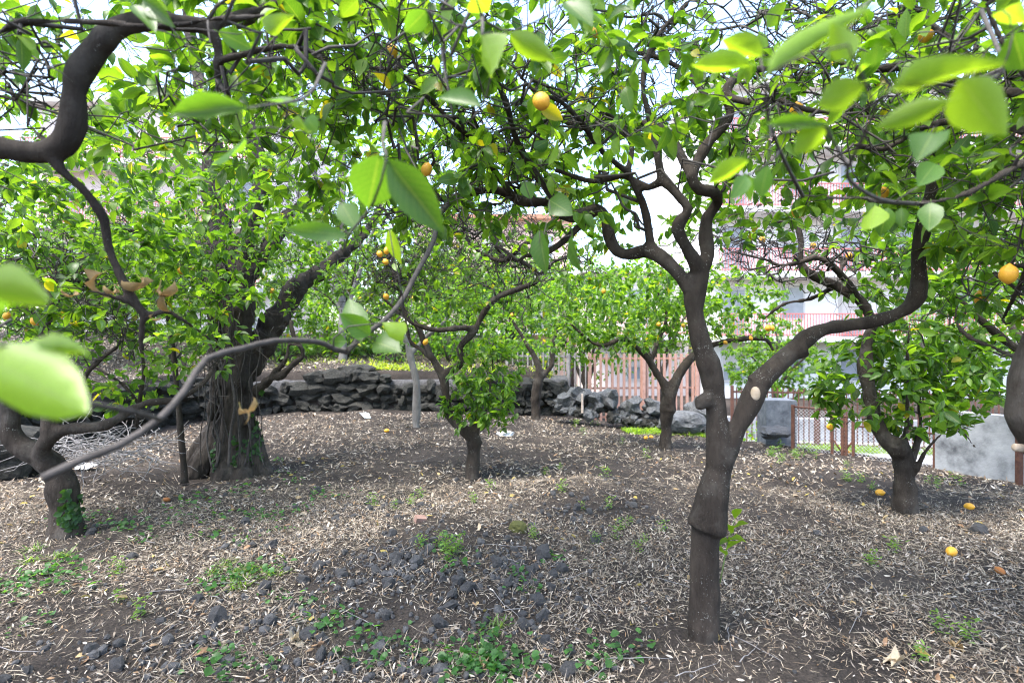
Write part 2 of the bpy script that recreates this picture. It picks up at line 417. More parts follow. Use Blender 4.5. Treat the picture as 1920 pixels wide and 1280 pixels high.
# shared unit blades for the leaves that are objects of their own
UNIT = []
r_ = np.random.default_rng(5)
def unit_leaf(tint, curl, fold, wave, wid, mat=None):
    V, Q, t, uv = leaf_geo(np.zeros((1, 3)), np.array([[0, 1., 0]]), np.array([[0, 0, 1.]]), np.ones(1), np.array([wid]), np.array([tint]), np.array([curl]), np.array([fold]), 'hi', np.array([wave]))
    # a short petiole
    mb = MB(); mb.add(V, Q, tint=t, uv=uv)
    pv = np.array([(-.012, -.14, .0), (.012, -.14, .0), (.014, .05, .004), (-.014, .05, .004), (0, -.14, -.018), (0, .05, -.016)])
    mb.add(pv, [[0, 1, 2, 3], [1, 4, 5, 2], [4, 0, 3, 5]], tint=np.tile(np.array(tint) * 1.3, (6, 1)), uv=np.full((6, 2), .5))
    return mb.mesh('leaf', mat or LEAF)
for k in range(26):
    tn = leaf_tints(1, .5, r_)[0] if k < 24 else np.array([.34, .31, .03])
    UNIT.append(unit_leaf(tn, r_.uniform(-.2, 1.0), r_.uniform(.1, .75), r_.uniform(-.25, .25), r_.uniform(.42, .56)))
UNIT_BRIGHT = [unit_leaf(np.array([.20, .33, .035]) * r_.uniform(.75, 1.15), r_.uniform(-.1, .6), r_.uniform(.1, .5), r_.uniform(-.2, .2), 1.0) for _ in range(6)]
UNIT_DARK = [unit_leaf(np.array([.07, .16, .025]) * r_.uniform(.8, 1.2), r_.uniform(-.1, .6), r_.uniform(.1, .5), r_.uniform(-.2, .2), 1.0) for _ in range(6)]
UNIT_DRY = [unit_leaf(np.array([.36, .24, .11]) * r_.uniform(.7, 1.1), r_.uniform(1.8, 4.2), r_.uniform(.9, 2.2), r_.uniform(-1.6, 1.6), .26, DRYLEAF) for _ in range(6)]

def put_leaf(parent, me, pos, D, Nn, L, W=None, name='leaf'):
    D = D / np.linalg.norm(D); B = np.cross(D, Nn); B = B / (np.linalg.norm(B) + 1e-9); Nn = np.cross(B, D)
    sx = L if W is None else W
    q = np.array(pos) - np.array(parent.location)
    o = bpy.data.objects.new(name, me); COL.objects.link(o); o.parent = parent
    M4 = Matrix(((B[0] * sx, D[0] * L, Nn[0] * L, q[0]), (B[1] * sx, D[1] * L, Nn[1] * L, q[1]), (B[2] * sx, D[2] * L, Nn[2] * L, q[2]), (0, 0, 0, 1)))
    o.matrix_local = M4
    return o

# ------------------------------------------------------------------ lemons
def lemon_mesh(mat, name='lemon', squash=1.0):
    th = np.linspace(0, math.pi, 13); ph = np.arange(16) / 16 * 2 * math.pi
    r = np.sin(th) * 1.0; z = -np.cos(th) * 1.12
    z = z + np.where(th > 2.8, (th - 2.8) * .55, 0) - np.where(th < .35, (.35 - th) * .3, 0)
    V = np.stack([r[:, None] * np.cos(ph), r[:, None] * np.sin(ph) * squash, np.broadcast_to(z[:, None], (13, 16))], -1).reshape(-1, 3)
    i = np.arange(12)[:, None] * 16; j = np.arange(16)[None]
    Q = np.stack([i + j, i + (j + 1) % 16, i + 16 + (j + 1) % 16, i + 16 + j], -1).reshape(-1, 4)
    for k in range(len(V)):
        V[k] *= 1 + .05 * mnoise.noise(Vector(V[k] * 2.1))
    return mesh_np(name, V, Q, mat=mat)
LEMON_ME = lemon_mesh(LEMON); ROTTEN_ME = lemon_mesh(ROTTEN, squash=.8)

# ------------------------------------------------------------------ trees
def catmull(pts, step):
    """pts: N x 4 (xyz, radius) -> smooth resampled polyline"""
    p = np.asarray(pts, float)
    if len(p) == 2: p = np.array([p[0], (p[0] + p[1]) / 2, p[1]])
    q = np.vstack([2 * p[0] - p[1], p, 2 * p[-1] - p[-2]])
    out = []
    for i in range(1, len(q) - 2):
        n = max(2, int(np.linalg.norm(q[i + 1, :3] - q[i, :3]) / step))
        t = np.arange(n)[:, None] / n
        a0, a1, a2, a3 = q[i - 1], q[i], q[i + 1], q[i + 2]
        out.append(.5 * (2 * a1 + (a2 - a0) * t + (2 * a0 - 5 * a1 + 4 * a2 - a3) * t ** 2 + (3 * a1 - a0 - 3 * a2 + a3) * t ** 3))
    out.append(q[-2:-1])
    o = np.concatenate(out); o[:, 3] = np.maximum(o[:, 3], .002)
    return o

def limb_px(pts):
    """(px, py, width_px, depth) -> xyz + radius"""
    return np.array([[*P(x, y, d), w * .5 * d / FPX] for x, y, w, d in pts])

def remeshed(mb, voxel, smooth_it, mat, amp, freq, name, zs=.45):
    me0 = mb.mesh('tmp'); ob = bpy.data.objects.new('tmp', me0); COL.objects.link(ob)
    r = ob.modifiers.new('r', 'REMESH'); r.mode = 'VOXEL'; r.voxel_size = voxel; r.use_smooth_shade = True
    s = ob.modifiers.new('s', 'SMOOTH'); s.factor = .5; s.iterations = smooth_it
    dg = bpy.context.evaluated_depsgraph_get()
    me = bpy.data.meshes.new_from_object(ob.evaluated_get(dg)); me.name = name
    bpy.data.objects.remove(ob); bpy.data.meshes.remove(me0)
    n = len(me.vertices); co = np.zeros(n * 3, np.float32); no = np.zeros(n * 3, np.float32)
    me.vertices.foreach_get('co', co); me.vertex_normals.foreach_get('vector', no)
    co = co.reshape(-1, 3); no = no.reshape(-1, 3)
    dsp = np.array([mnoise.noise(Vector((c[0] * freq, c[1] * freq, c[2] * freq * zs))) + .5 * mnoise.noise(Vector((c[0] * freq * 2.7, c[1] * freq * 2.7, c[2] * freq))) for c in co.tolist()])
    co += no * (amp * dsp)[:, None]
    me.vertices.foreach_set('co', co.ravel()); me.materials.clear(); me.materials.append(mat); me.update()
    me.polygons.foreach_set('use_smooth', np.ones(len(me.polygons), bool))
    return me

NO_GO = []                      # gaps in the canopy: (centre point direction px, py, rx, ry, min depth)
def canopy_ok(p, near=1.15):
    """keep the space round the lens free and leave the gaps in the canopy open"""
    px, py, d = proj(p)
    p = np.asarray(p)
    dist = np.sqrt(p[..., 0] ** 2 + p[..., 1] ** 2 + (p[..., 2] - CAM_H) ** 2)
    ok = dist > near
    ok &= ~((d > 0) & (d < 1.7) & (py > -40) & (px > -60) & (px < 1980) & (p[..., 1] < near + .25))
    for (gx_, gy_, rx, ry) in NO_GO:
        ok &= ~((d > 0) & (((px - gx_) / rx) ** 2 + ((py - gy_) / ry) ** 2 < 1))
    return ok

STATS = []
def make_tree(name, label, cat, limbs, env, n_br, n_tw, leaf_len=(.065, .105), leaves_per=7, lemons=(), near_leaves=(), dry=(), sprays=(),
              detail='near', n_obj=300, young=.45, n_bare=0, bark=None, twigm=None, group=None, seed=1, limit=None, voxel=.012, amp=.006, leafmat=None,
              extra=None, twig_len=.55, remesh=True, droop=.25, skel_r=.022, far_rows='mid', stubs=(), leaf_prob=.85, zs=.45, leaf_limit=None, bare_env=None):
    bark = bark or BARK; twigm = twigm or TWIG
    rng = np.random.default_rng(seed)
    L3 = [catmull(l, .05 if detail == 'near' else .1) for l in limbs]
    base = L3[0][0, :3].copy(); base[2] = float(hgt(base[0], base[1]))
    root = thing(name, base, label, cat, group)
    # ---- trunk and main limbs, one continuous skin
    mb = MB()
    for l in L3:
        rad = l[:, 3] * (1 + .07 * np.sin(np.arange(len(l)) * .9 + seed) + .05 * rng.normal(size=len(l)))
        mb.tube(l[:, :3], rad, 14 if detail == 'near' else 8)
    if extra: extra(mb)
    if remesh:
        mb.V = [v - base for v in mb.V]
        link('trunk', remeshed(mb, voxel, 3, bark, amp, 14, 'trunk', zs), root)
    else:
        part('trunk', mb, bark, root)
    for (sx_, sy_, sd_, rw, D) in stubs:              # pale saw cuts
        c = P(sx_, sy_, sd_); D = np.array(D, float); D /= np.linalg.norm(D)
        s = MB(); s.tube([c - D * .05, c - D * .004, c + D * .004, c + D * .005], [rw * 1.15, rw * 1.05, rw * .9, rw * .3], 14); s.V = [(v - c) * np.array([1, 1, 1.55]) + c for v in s.V]
        part('cut_stub', s, CUT, root)
    # ---- skeleton nodes for the growth
    nodes = [l[:, :3] for l in L3]; nrad = [l[:, 3] for l in L3]; own = [np.full(len(l), -1) for l in L3]
    tang = [np.gradient(l[:, :3], axis=0) for l in L3]
    NP = np.concatenate(nodes); NR = np.concatenate(nrad); NO = np.concatenate(own); NT = np.concatenate(tang)
    NT /= np.linalg.norm(NT, axis=1, keepdims=True) + 1e-9
    zmin = base[2] + .75
    groups = {}; uid = [5000]
    def grow(target, owner_new, r_hi, wig, step, start=None):
        nonlocal NP, NR, NO, NT
        ok = NP[:, 2] > zmin
        dv = target - NP
        dd = np.linalg.norm(dv, axis=1) + np.where(ok, 0, 50)
        dd = dd + .25 * np.maximum(0, -(NT * dv).sum(1))          # prefer growing forward
        k = int(np.argmin(dd)) if start is None else start; d = float(np.linalg.norm(dv[k]))
        if d < .03 or dd[k] > 40: return None
        n = max(4, int(d / step) + 2); t = np.linspace(0, 1, n)[:, None]
        side = rng.normal(size=3); side /= np.linalg.norm(side)
        t0 = (NT[k] * .8 + side * 1.15) * d; t1 = (dv[k] / d + rng.normal(size=3) * .75 + np.array([0, 0, -droop])) * d
        p0, p1 = NP[k], target
        h = (2 * t ** 3 - 3 * t ** 2 + 1) * p0 + (t ** 3 - 2 * t ** 2 + t) * t0 + (-2 * t ** 3 + 3 * t ** 2) * p1 + (t ** 3 - t ** 2) * t1
        w = rng.normal(size=(n, 3)); w[0] = 0; w[-1] = 0
        h = h + w * wig * min(d, .6)
        r0 = min(NR[k] * .75, r_hi, .0034 + .0155 * d); r1 = max(.0014, r0 * .42)
        rr = r0 + (r1 - r0) * t[:, 0]
        o = NO[k] if NO[k] >= 0 else owner_new
        if o is None:
            uid[0] += 1; o = uid[0]
        if owner_new is not None and NO[k] >= 0 and r0 > .007: o = owner_new
        NP = np.concatenate([NP, h[1:]]); NR = np.concatenate([NR, rr[1:]]); NO = np.concatenate([NO, np.full(n - 1, o)])
        tg = np.gradient(h, axis=0); tg /= np.linalg.norm(tg, axis=1, keepdims=True) + 1e-9
        NT = np.concatenate([NT, tg[1:]])
        groups.setdefault(int(o), []).append((h, rr))
        return h, tg
    def sample(n):
        vols = np.array([e_[1][0] * e_[1][1] * e_[1][2] * (e_[2] if len(e_) > 2 else 1) for e_ in env]); vols = vols / vols.sum()
        out = []
        while len(out) < n:
            e_ = env[rng.choice(len(env), p=vols)]
            v = rng.normal(size=3); v /= np.linalg.norm(v); v *= rng.random() ** .42
            q = np.array(e_[0]) + v * np.array(e_[1])
            if not canopy_ok(q): continue
            if limit is not None and not limit(*proj(q)): continue
            out.append(q)
        return np.array(out)
    oid = 0
    sp = []
    for s_ in sprays:                                               # traced secondary branches
        l = catmull(limb_px(s_), .04)
        mbs = groups.setdefault(1000 + oid, []); mbs.append((l[:, :3], l[:, 3]))
        NP = np.concatenate([NP, l[:, :3]]); NR = np.concatenate([NR, l[:, 3]]); NO = np.concatenate([NO, np.full(len(l), 1000 + oid)])
        tg = np.gradient(l[:, :3], axis=0); NT = np.concatenate([NT, tg / (np.linalg.norm(tg, axis=1, keepdims=True) + 1e-9)]); oid += 1
    tg_ = sample(n_br) if n_br else np.zeros((0, 3))
    if len(tg_):
        order = np.argsort([np.min(np.linalg.norm(NP - q, axis=1)) for q in tg_])
        for k in order:
            grow(tg_[k], oid, skel_r, .06, .06); oid += 1
    for (lx, ly, ld) in lemons:
        q = P(lx, ly, ld) + np.array([0, 0, .036])
        grow(q, None, .004, .03, .05)
    for (x0, y0, x1, y1, w_, d_, kind) in near_leaves:
        q = P(x0, y0, d_)
        grow(q, None, .003, .02, .04)
    tw = []
    for q in (sample(n_tw) if n_tw else []):
        k = np.argmin(np.linalg.norm(NP - q, axis=1)); d = np.linalg.norm(NP[k] - q)
        if d > twig_len: q = NP[k] + (q - NP[k]) * twig_len / d * rng.uniform(.7, 1)
        if not canopy_ok(q): continue
        g_ = grow(q, None, .006, .045, .045 if detail == 'near' else .1)
        if g_ is not None: tw.append(g_)
    bare = 0
    if n_bare:
        if bare_env: env = bare_env
        for q in sample(n_bare):
            cd_ = np.where((NR > .0042) & (NP[:, 2] > zmin + .3))[0]; k = int(cd_[np.argmin(np.linalg.norm(NP[cd_] - q, axis=1))]); v = rng.normal(size=3) * np.array([1, 1, .6]); v /= np.linalg.norm(v)
            q = NP[k] + v * rng.uniform(.3, 1.1)
            if not canopy_ok(q) or (limit is not None and not limit(*proj(q))): continue
            grow(q, None, .010, .055, .05, k)
    sides = 5 if detail == 'near' else 4
    if detail == 'far':
        allp = [g_ for v in groups.values() for g_ in v]; groups = {0: allp}
    for o_, ps in groups.items():
        m_ = MB()
        for h, rr in ps: m_.tube(h, rr, 7 if rr[0] > .009 and detail == 'near' else sides if detail == 'near' else 3, cap=detail == 'near')
        part('branch', m_, twigm, root)
    # ---- leaves on the twigs
    Pb, D, Nn = [], [], []
    for h, tg in tw:
        if rng.random() > leaf_prob: continue
        nl = max(1, int(rng.poisson(leaves_per)))
        s = np.clip(1 - rng.random(nl) ** 1.3 * .85, 0, 1) * (len(h) - 1)
        i0 = np.minimum(s.astype(int), len(h) - 2); f = (s - i0)[:, None]
        p = h[i0] * (1 - f) + h[i0 + 1] * f
        t_ = tg[i0]
        rd = rng.normal(size=(nl, 3)); rd -= t_ * (rd * t_).sum(1, keepdims=True); rd /= np.linalg.norm(rd, axis=1, keepdims=True) + 1e-9
        d_ = t_ * .75 + rd * .9 + np.array([0, 0, -.28])
        n_ = np.array([0, 0, 1.]) + rng.normal(size=(nl, 3)) * .5
        d_ /= np.linalg.norm(d_, axis=1, keepdims=True)
        Pb.append(p + d_ * .008); D.append(d_); Nn.append(n_)
    if Pb:
        Pb = np.concatenate(Pb); D = np.concatenate(D); Nn = np.concatenate(Nn)
        ok = canopy_ok(Pb) & canopy_ok(Pb + D * .1)
        if limit is not None:
            px_, py_, dd_ = proj(Pb); ok &= np.array([bool(limit(a_, b_, c_)) for a_, b_, c_ in zip(px_, py_, dd_)])
        if leaf_limit is not None:
            px_, py_, dd_ = proj(Pb); ok &= rng.random(len(Pb)) < np.array([float(leaf_limit(a_, b_, c_)) for a_, b_, c_ in zip(px_, py_, dd_)])
        Pb, D, Nn = Pb[ok], D[ok], Nn[ok]
        n = len(Pb); Ls = rng.uniform(*leaf_len, n) * rng.choice([.75, 1, 1, 1.1], n)
        px_, py_, dd_ = proj(Pb)
        vis = (px_ > -30) & (px_ < 1950) & (py_ > -30) & (py_ < 1310) & (dd_ > .2)
        size = np.where(vis, Ls / np.maximum(dd_, .2), 0)
        k_obj = np.argsort(-size)[:min(n_obj, int(vis.sum()))]
        mask = np.zeros(n, bool); mask[k_obj] = True
        for k in k_obj:
            put_leaf(root, UNIT[24 + rng.integers(2) if rng.random() < .012 else rng.integers(24)], Pb[k], D[k], Nn[k], Ls[k])
        r_ = ~mask; m = int(r_.sum())
        if m:
            V, Q_, t, uv = leaf_geo(Pb[r_], D[r_], Nn[r_], Ls[r_], Ls[r_] * rng.uniform(.42, .56, m), leaf_tints(m, young, rng), rng.uniform(-.3, 1.1, m), rng.uniform(.1, .8, m),
                                    'hi' if detail == 'near' else far_rows, rng.uniform(-.3, .3, m))
            mb = MB(); mb.add(V, Q_, tint=t, uv=uv)
            part('crown', mb, leafmat or (LEAF if detail == 'near' else LEAF_FAR), root, kind='stuff')
        STATS.append((name, len(tw), n))
    # ---- traced near leaves
    for (x0, y0, x1, y1, w_, d_, kind) in near_leaves:
        a_ = P(x0, y0, d_); b_ = P(x1, y1, d_ * rng.uniform(.96, 1.06))
        L = np.linalg.norm(b_ - a_); W = w_ * d_ / FPX
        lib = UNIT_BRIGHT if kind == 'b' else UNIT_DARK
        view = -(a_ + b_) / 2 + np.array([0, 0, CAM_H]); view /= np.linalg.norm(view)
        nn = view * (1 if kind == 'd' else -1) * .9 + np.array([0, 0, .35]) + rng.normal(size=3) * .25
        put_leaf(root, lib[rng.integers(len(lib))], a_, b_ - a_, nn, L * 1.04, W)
    for (x0, y0, x1, y1, d_) in dry:
        a_ = P(x0, y0, d_); b_ = P(x1, y1, d_)
        put_leaf(root, UNIT_DRY[rng.integers(len(UNIT_DRY))], a_, b_ - a_, rng.normal(size=3), np.linalg.norm(b_ - a_) * 1.3, name='dry_leaf')
    for (lx, ly, ld) in lemons:
        c = P(lx, ly, ld) - base; s = rng.uniform(.026, .031)
        o = link('lemon', LEMON_ME, root, c); o.scale = (s, s, s * rng.uniform(.95, 1.2)); o.rotation_euler = (rng.normal() * .35, rng.normal() * .35, rng.uniform(0, 6))
    return root

def sup(pts):
    return limb_px(pts)

NO_GO += [(1232, 350, 52, 62), (1478, 545, 60, 30), (900, 440, 40, 34)]
# ------------------------------------------------------------------ stones
def rock_mesh(seed, mat, sub=2, rough=.35, box=0.0, name='stone'):
    import bmesh
    bm = bmesh.new(); bmesh.ops.create_icosphere(bm, subdivisions=sub, radius=1)
    off = Vector((seed * 3.1, seed * 1.7, seed * 2.3))
    for v in bm.verts:
        c = v.co.normalized()
        if box:
            m = max(abs(c.x), abs(c.y), abs(c.z)); c = c.lerp(c / m * .85, box)
        f = 1 + rough * mnoise.noise(c * 1.3 + off) + rough * .5 * mnoise.noise(c * 3.1 + off)
        v.co = c * f
    me = bpy.data.meshes.new(name); bm.to_mesh(me); bm.free(); me.materials.append(mat)
    return me
WALLROCK = [rock_mesh(k, ROCK2, 2, .6, .6) for k in range(8)]
PALEROCK = [rock_mesh(20 + k, ROCK3, 2, .75, .5) for k in range(5)]
CLOD = [rock_mesh(40 + k, ROCK, 2, .5, .15, 'clod') for k in range(8)]

rw = random.Random(3)
wall = thing('dry_stone_wall', (-2, 11.5, 0), 'low dry stone wall of dark lava stones holding up the terrace', 'wall')
core = MB()
L = np.array(WALL_LINE[:7]); seg = np.linalg.norm(np.diff(L, axis=0), axis=1); cum = np.concatenate([[0], np.cumsum(seg)])
def along(s):
    k = min(int(np.searchsorted(cum, s, 'right')) - 1, len(seg) - 1); k = max(k, 0)
    t = (s - cum[k]) / seg[k]; p = L[k] * (1 - t) + L[k + 1] * t; d = (L[k + 1] - L[k]) / seg[k]
    return p, d
ss = np.linspace(0, cum[-1], 60)
prof = [(.16, -.2), (.14, .62), (.45, .72), (.6, -.2)]
cv = []
for s in ss:
    p, d = along(s); nrm = np.array([d[1], -d[0]])          # towards the terrace
    for o_, z in prof: cv.append([p[0] + nrm[0] * o_, p[1] + nrm[1] * o_, z])
cq = [[i * 4 + j, i * 4 + (j + 1) % 4, (i + 1) * 4 + (j + 1) % 4, (i + 1) * 4 + j] for i in range(len(ss) - 1) for j in range(4)]
core.add(cv, cq); part('wall_core', core, ROCK, wall)
z = -.04; row = 0
while z < .80:
    hgt_row = rw.uniform(.19, .27); s = rw.uniform(0, .2)
    while s < cum[-1] - .1:
        w_ = rw.choice([.16, .2, .26, .3, .36, .42]) * rw.uniform(.85, 1.15); p, d = along(s + w_ / 2)
        top = .72 + .12 * math.sin(s * 1.7) + .06 * math.sin(s * 5.1)
        if z + hgt_row * .5 < top:
            nrm = np.array([d[1], -d[0]]); o_ = .12 + rw.uniform(-.05, .05)
            st = link('stone', WALLROCK[rw.randrange(8)], wall, (p[0] + nrm[0] * o_ + 2, p[1] + nrm[1] * o_ - 11.5, float(hgt(p[0] - nrm[0] * .5, p[1] - nrm[1] * .5, False)) + z + hgt_row / 2 + rw.uniform(-.06, .06)))
            st.scale = (w_ * .60, rw.uniform(.13, .22), hgt_row * rw.uniform(.42, .72))
            st.rotation_euler = (rw.uniform(-.3, .3), rw.uniform(-.4, .4), math.atan2(d[1], d[0]) + rw.uniform(-.2, .2) + (math.pi if rw.random() < .5 else 0))
        s += w_ * .97
    z += hgt_row * .93; row += 1
# low rubble wall of pale stones before the railing
rub = thing('rubble_wall', (2.2, 10.5, 0), 'low broken wall of pale lava rubble in front of the railings', 'wall')
def rub_stone(px, py, d, sx, sz, me):
    p = P(px, py, d) - np.array([2.2, 10.5, 0]); st = link('stone', me, rub, p); st.scale = (sx, sx * .8, sz); st.rotation_euler = (rw.uniform(-.3, .3), rw.uniform(-.3, .3), rw.uniform(0, 6))
for k in range(170):
    x = rw.uniform(1035, 1335); lo = 752 + (x - 1035) * .12; t = rw.random()
    y = lo - 2 + t * 26 * (0.5 + .5 * min(1, (x - 1020) / 120)); s = rw.uniform(.05, .13)
    rub_stone(x, y, 10.6 - t * .35, s, s * rw.uniform(.6, .95), (PALEROCK if rw.random() < .55 else WALLROCK)[rw.randrange(5)])
for (x, y, s, sz) in [(1142, 746, .2, .2), (1085, 742, .24, .16), (1118, 752, .22, .18), (1222, 762, .2, .18), (1060, 750, .2, .15), (1183, 760, .2, .15), (1310, 765, .25, .2)]:
    rub_stone(x, y, 10.45, s, sz, PALEROCK[rw.randrange(5)])
bo = link('boulder', rock_mesh(77, ROCK3, 3, .25, .2, 'boulder'), None, P(1278, 790, 9.9)); bo.scale = (.42, .35, .22)
tag(bo, 'smooth pale grey boulder lying in green grass behind the knotted trunk', 'boulder')
bo = link('boulder', rock_mesh(78, DARKBAG, 3, .45, .2, 'boulder'), None, P(1452, 810, 8.35)); bo.scale = (.22, .17, .10)
tag(bo, 'jagged black rock at the foot of the dark concrete pillar', 'boulder')
bo = link('boulder', rock_mesh(79, ROCK2, 3, .4, .3, 'boulder'), None, P(12, 858, 6.0)); bo.scale = (.36, .3, .34)
tag(bo, 'big dark boulder in the shade by the dead brush', 'boulder')
bo = link('boulder', rock_mesh(81, ROCK2, 3, .4, .3, 'boulder'), None, P(672, 697, 11.8)); bo.scale = (.42, .3, .16)
tag(bo, 'flat slanting slab stone capping the dry stone wall', 'boulder')

# wooden stakes
for (x, y0, y1, d, w_, lab) in [(1092, 738, 768, 10.2, .05, 'short weathered wooden stake set before the rubble wall')]:
    s = MB(); a_, b_ = P(x, y1 + 6, d), P(x, y0, d); s.tube([a_, (a_ + b_) / 2, b_], [w_ / 2, w_ / 2 * .95, w_ / 2 * .8], 6)
    o = link('stake', s.mesh('stake', STAKE, False)); tag(o, lab, 'stake')

# ------------------------------------------------------------------ fences and concrete
def rail(s, a_, b_, w_): s.tube([a_, b_], w_ / 2, 6)
def railing(name, label, cat, a_, b_, z0, z1, sp, bw, mat, rails=(.12, .92), posts=2.0, matp=None):
    a_ = np.array(a_, float); b_ = np.array(b_, float); Ln = np.linalg.norm(b_ - a_); d = (b_ - a_) / Ln; rz = math.atan2(d[1], d[0])
    t = thing(name, (*a_, z0), label, cat)
    n = int(Ln / sp)
    unit = MB().box((0, 0, (z1 - z0) / 2), (bw, bw, z1 - z0)).mesh('bar', mat, False)
    for k in range(n + 1):
        o = link('bar', unit, t, ((d * Ln * k / n)[0], (d * Ln * k / n)[1], 0)); o.rotation_euler = (0, 0, rz)
    for f in rails:
        c = (a_ + b_) / 2
        part('rail', MB().box((c[0] - d[1] * bw, c[1] + d[0] * bw, z0 + (z1 - z0) * f), (Ln, .02, .045), rz), mat, t, False)
    k = 0
    while k * posts < Ln + .01:
        c = a_ + d * k * posts
        part('post', MB().box((c[0] + d[1] * .05, c[1] - d[0] * .05, (z0 + z1) / 2 + .03), (.07, .07, z1 - z0 + .06), rz), matp or mat, t, False); k += 1
    return t
railing('iron_railing', 'brown painted railing with upright bars behind the rubble wall', 'railing', (1.75, 12.1), (4.3, 12.3), -.35, 1.22, .13, .05, BROWNFENCE, (.08, .5, .93), 1.25)
railing('iron_railing', 'pale railing with thin upright bars next to the brown one', 'railing', (-.1, 12.9), (1.7, 12.3), -.1, 1.25, .125, .028, WHITEFENCE, (.08, .93), 1.5)
railing('iron_railing', 'rusty yellowish railing behind the dark concrete pillar across the lane', 'railing', (5.6, 13.6), (11.5, 12.6), -1.15, .32, .12, .025, RUST, (.06, .93), 2.0)
# dark concrete pillar
pil = MB(); c = P(1456, 800, 8.7); pil.box((c[0], c[1], .0), (.47, .4, 1.12), -.1)
tag(link('concrete_pillar', pil.mesh('concrete_pillar', CONC_D, False)), 'dark weathered concrete pillar at the end of the mesh fence', 'pillar')
# mesh fence
FA, FB, FC = np.array([4.27, 8.1]), np.array([5.5, 6.85]), np.array([5.86, 6.15])
fen = thing('mesh_fence', (FA[0], FA[1], -.4), 'low wire mesh fence panels on rusty iron posts along the lane', 'fence')
def on(f): return FA * (1 - f) + FB * f
def post_at(f, z1, w_=.05):
    q = on(f); part('post', MB().box((q[0], q[1], (z1 - .6) / 2), (w_, w_, z1 + .6), -.8), RUST, fen, False)
for f, z1 in ((0, .54), (.30, .46), (.375, .46), (.40, .42), (.45, .46), (.97, .30), (1.03, .12)): post_at(f, z1, .045 if f in (0, .97) else .036)
def wire_panel(f0, f1, z0, z1a, z1b):
    a_, b_ = on(f0), on(f1); Ln = np.linalg.norm(b_ - a_); s = MB(); cell = .05
    n = int((Ln + 1.2) / cell)
    for sgn in (1, -1):
        for k in range(-int(1.2 / cell), n):
            u0 = k * cell; pts = []
            lo, hi = max(0, u0), min(Ln, u0 + (z1a - z0))
            if hi - lo < .02: continue
            for u in (lo, hi):
                zz = z0 + (u - u0); uu = u if sgn == 1 else Ln - u
                q = a_ + (b_ - a_) * uu / Ln; pts.append([q[0], q[1], zz])
            s.tube(pts, .0019, 3, cap=False)
    part('wire_mesh', s, WIRE, fen, kind='stuff')
    for zz in (z1a + .01,):
        part('rail', MB().tube([[*a_, zz], [*b_, zz]], .014, 6), RUST, fen)
wire_panel(0, .30, -.55, .50, .50); wire_panel(.45, .97, -.55, .30, .30); wire_panel(.30, .45, -.55, .42, .42)
part('brace', MB().tube([[*on(.30), .1], [*on(.375), -.1]], .012, 5), RUST, fen); part('brace', MB().tube([[*on(.45), .1], [*on(.375), -.1]], .012, 5), RUST, fen)
# stained concrete wall
d = (FC - FB) / np.linalg.norm(FC - FB); c = (FB + d * .12 + FC) / 2; Lw = np.linalg.norm(FC - FB)
cw = MB(); cw.box((5.72, 6.52, .0), (.86, .16, 1.25), math.atan2(-.70, .42) )
tag(link('concrete_wall', cw.mesh('concrete_wall', CONC, False)), 'pale concrete wall with dark damp stains beside the mesh fence', 'wall')
s = MB(); q = P(1911, 900, 6.0); s.box((q[0], q[1], .05), (.05, .05, 1.0))
tag(link('fence_post', s.mesh('fence_post', RUST, False)), 'single rusty iron post at the end of the stained concrete wall', 'post')
# kerb wall on the far side of the lane
s = MB(); s.box((12, 13.6, -.85), (16, .3, .6), -.16)
tag(link('kerb_wall', s.mesh('kerb_wall', CONC, False)), 'low concrete kerb wall under the yellowish railing across the lane', 'wall')

# ------------------------------------------------------------------ houses
def house(name, label, x0, x1, y, depth, z0, floors, fh, wallm, railm, bal=True, win_sp=2.7, roof=None):
    t = thing(name, ((x0 + x1) / 2, y, z0), label, 'house'); H = floors * fh; W = x1 - x0
    part('wall', MB().box(((x0 + x1) / 2, y + depth / 2, z0 + H / 2), (W, depth, H)), wallm, t, False)
    part('roof', MB().box(((x0 + x1) / 2, y + depth / 2 - .1, z0 + H + .12), (W + .7, depth + .9, .24)), roof or TILE, t, False)
    n = max(1, int(W / win_sp))
    fr_me = MB().box((0, 0, 0), (1.15, .1, 1.55)); 
    for f in range(floors):
        zf = z0 + f * fh
        for k in range(n):
            xx = x0 + W * (k + .5) / n; door = bal and f > 0 and k % 2 == 0
            hh = 2.2 if door else 1.4; zc = zf + (1.1 if door else 1.6)
            wo = part('window', MB().box((xx, y - .01, zc), (1.16, .12, hh + .16)), SLABM, t, False)
            part('pane', MB().box((xx, y - .055, zc), (.98, .06, hh)), GLASS_D, wo, False)
            if (k + f) % 3 == 0: part('shutter', MB().box((xx, y - .09, zc + hh * .2), (1.0, .04, hh * .6)), SHUTTER, wo, False)
        if bal and f > 0:
            b = part('balcony', MB().box(((x0 + x1) / 2, y - .65, zf - .11), (W - .4, 1.3, .24)), SLABM, t, False)
            r = MB(); nb = int((W - .5) / .13)
            for k in range(nb + 1): r.box((x0 + .25 + (W - .5) * k / nb, y - 1.24, zf + .52), (.03, .03, .98))
            r.box(((x0 + x1) / 2, y - 1.24, zf + 1.03), (W - .4, .05, .05)); r.box(((x0 + x1) / 2, y - 1.24, zf + .1), (W - .4, .04, .04))
            part('balustrade', r, railm, b, False)
    return t
house('apartment_house', 'white apartment house with long balconies and red railings behind the orchard', 9.0, 31, 25, 9, -1.2, 5, 2.9, PLASTER, RED, roof=SLABM)
house('apartment_house', 'salmon coloured house glimpsed between the twisted branches', -5.5, 3.2, 30, 8, -1.0, 3, 3.1, SALMON, WHITEFENCE, True)
house('apartment_house', 'pale pink house behind the terrace trees', -24, -12.0, 27, 8, 1.0, 4, 3.1, PINKISH, RED, True, roof=SLABM)
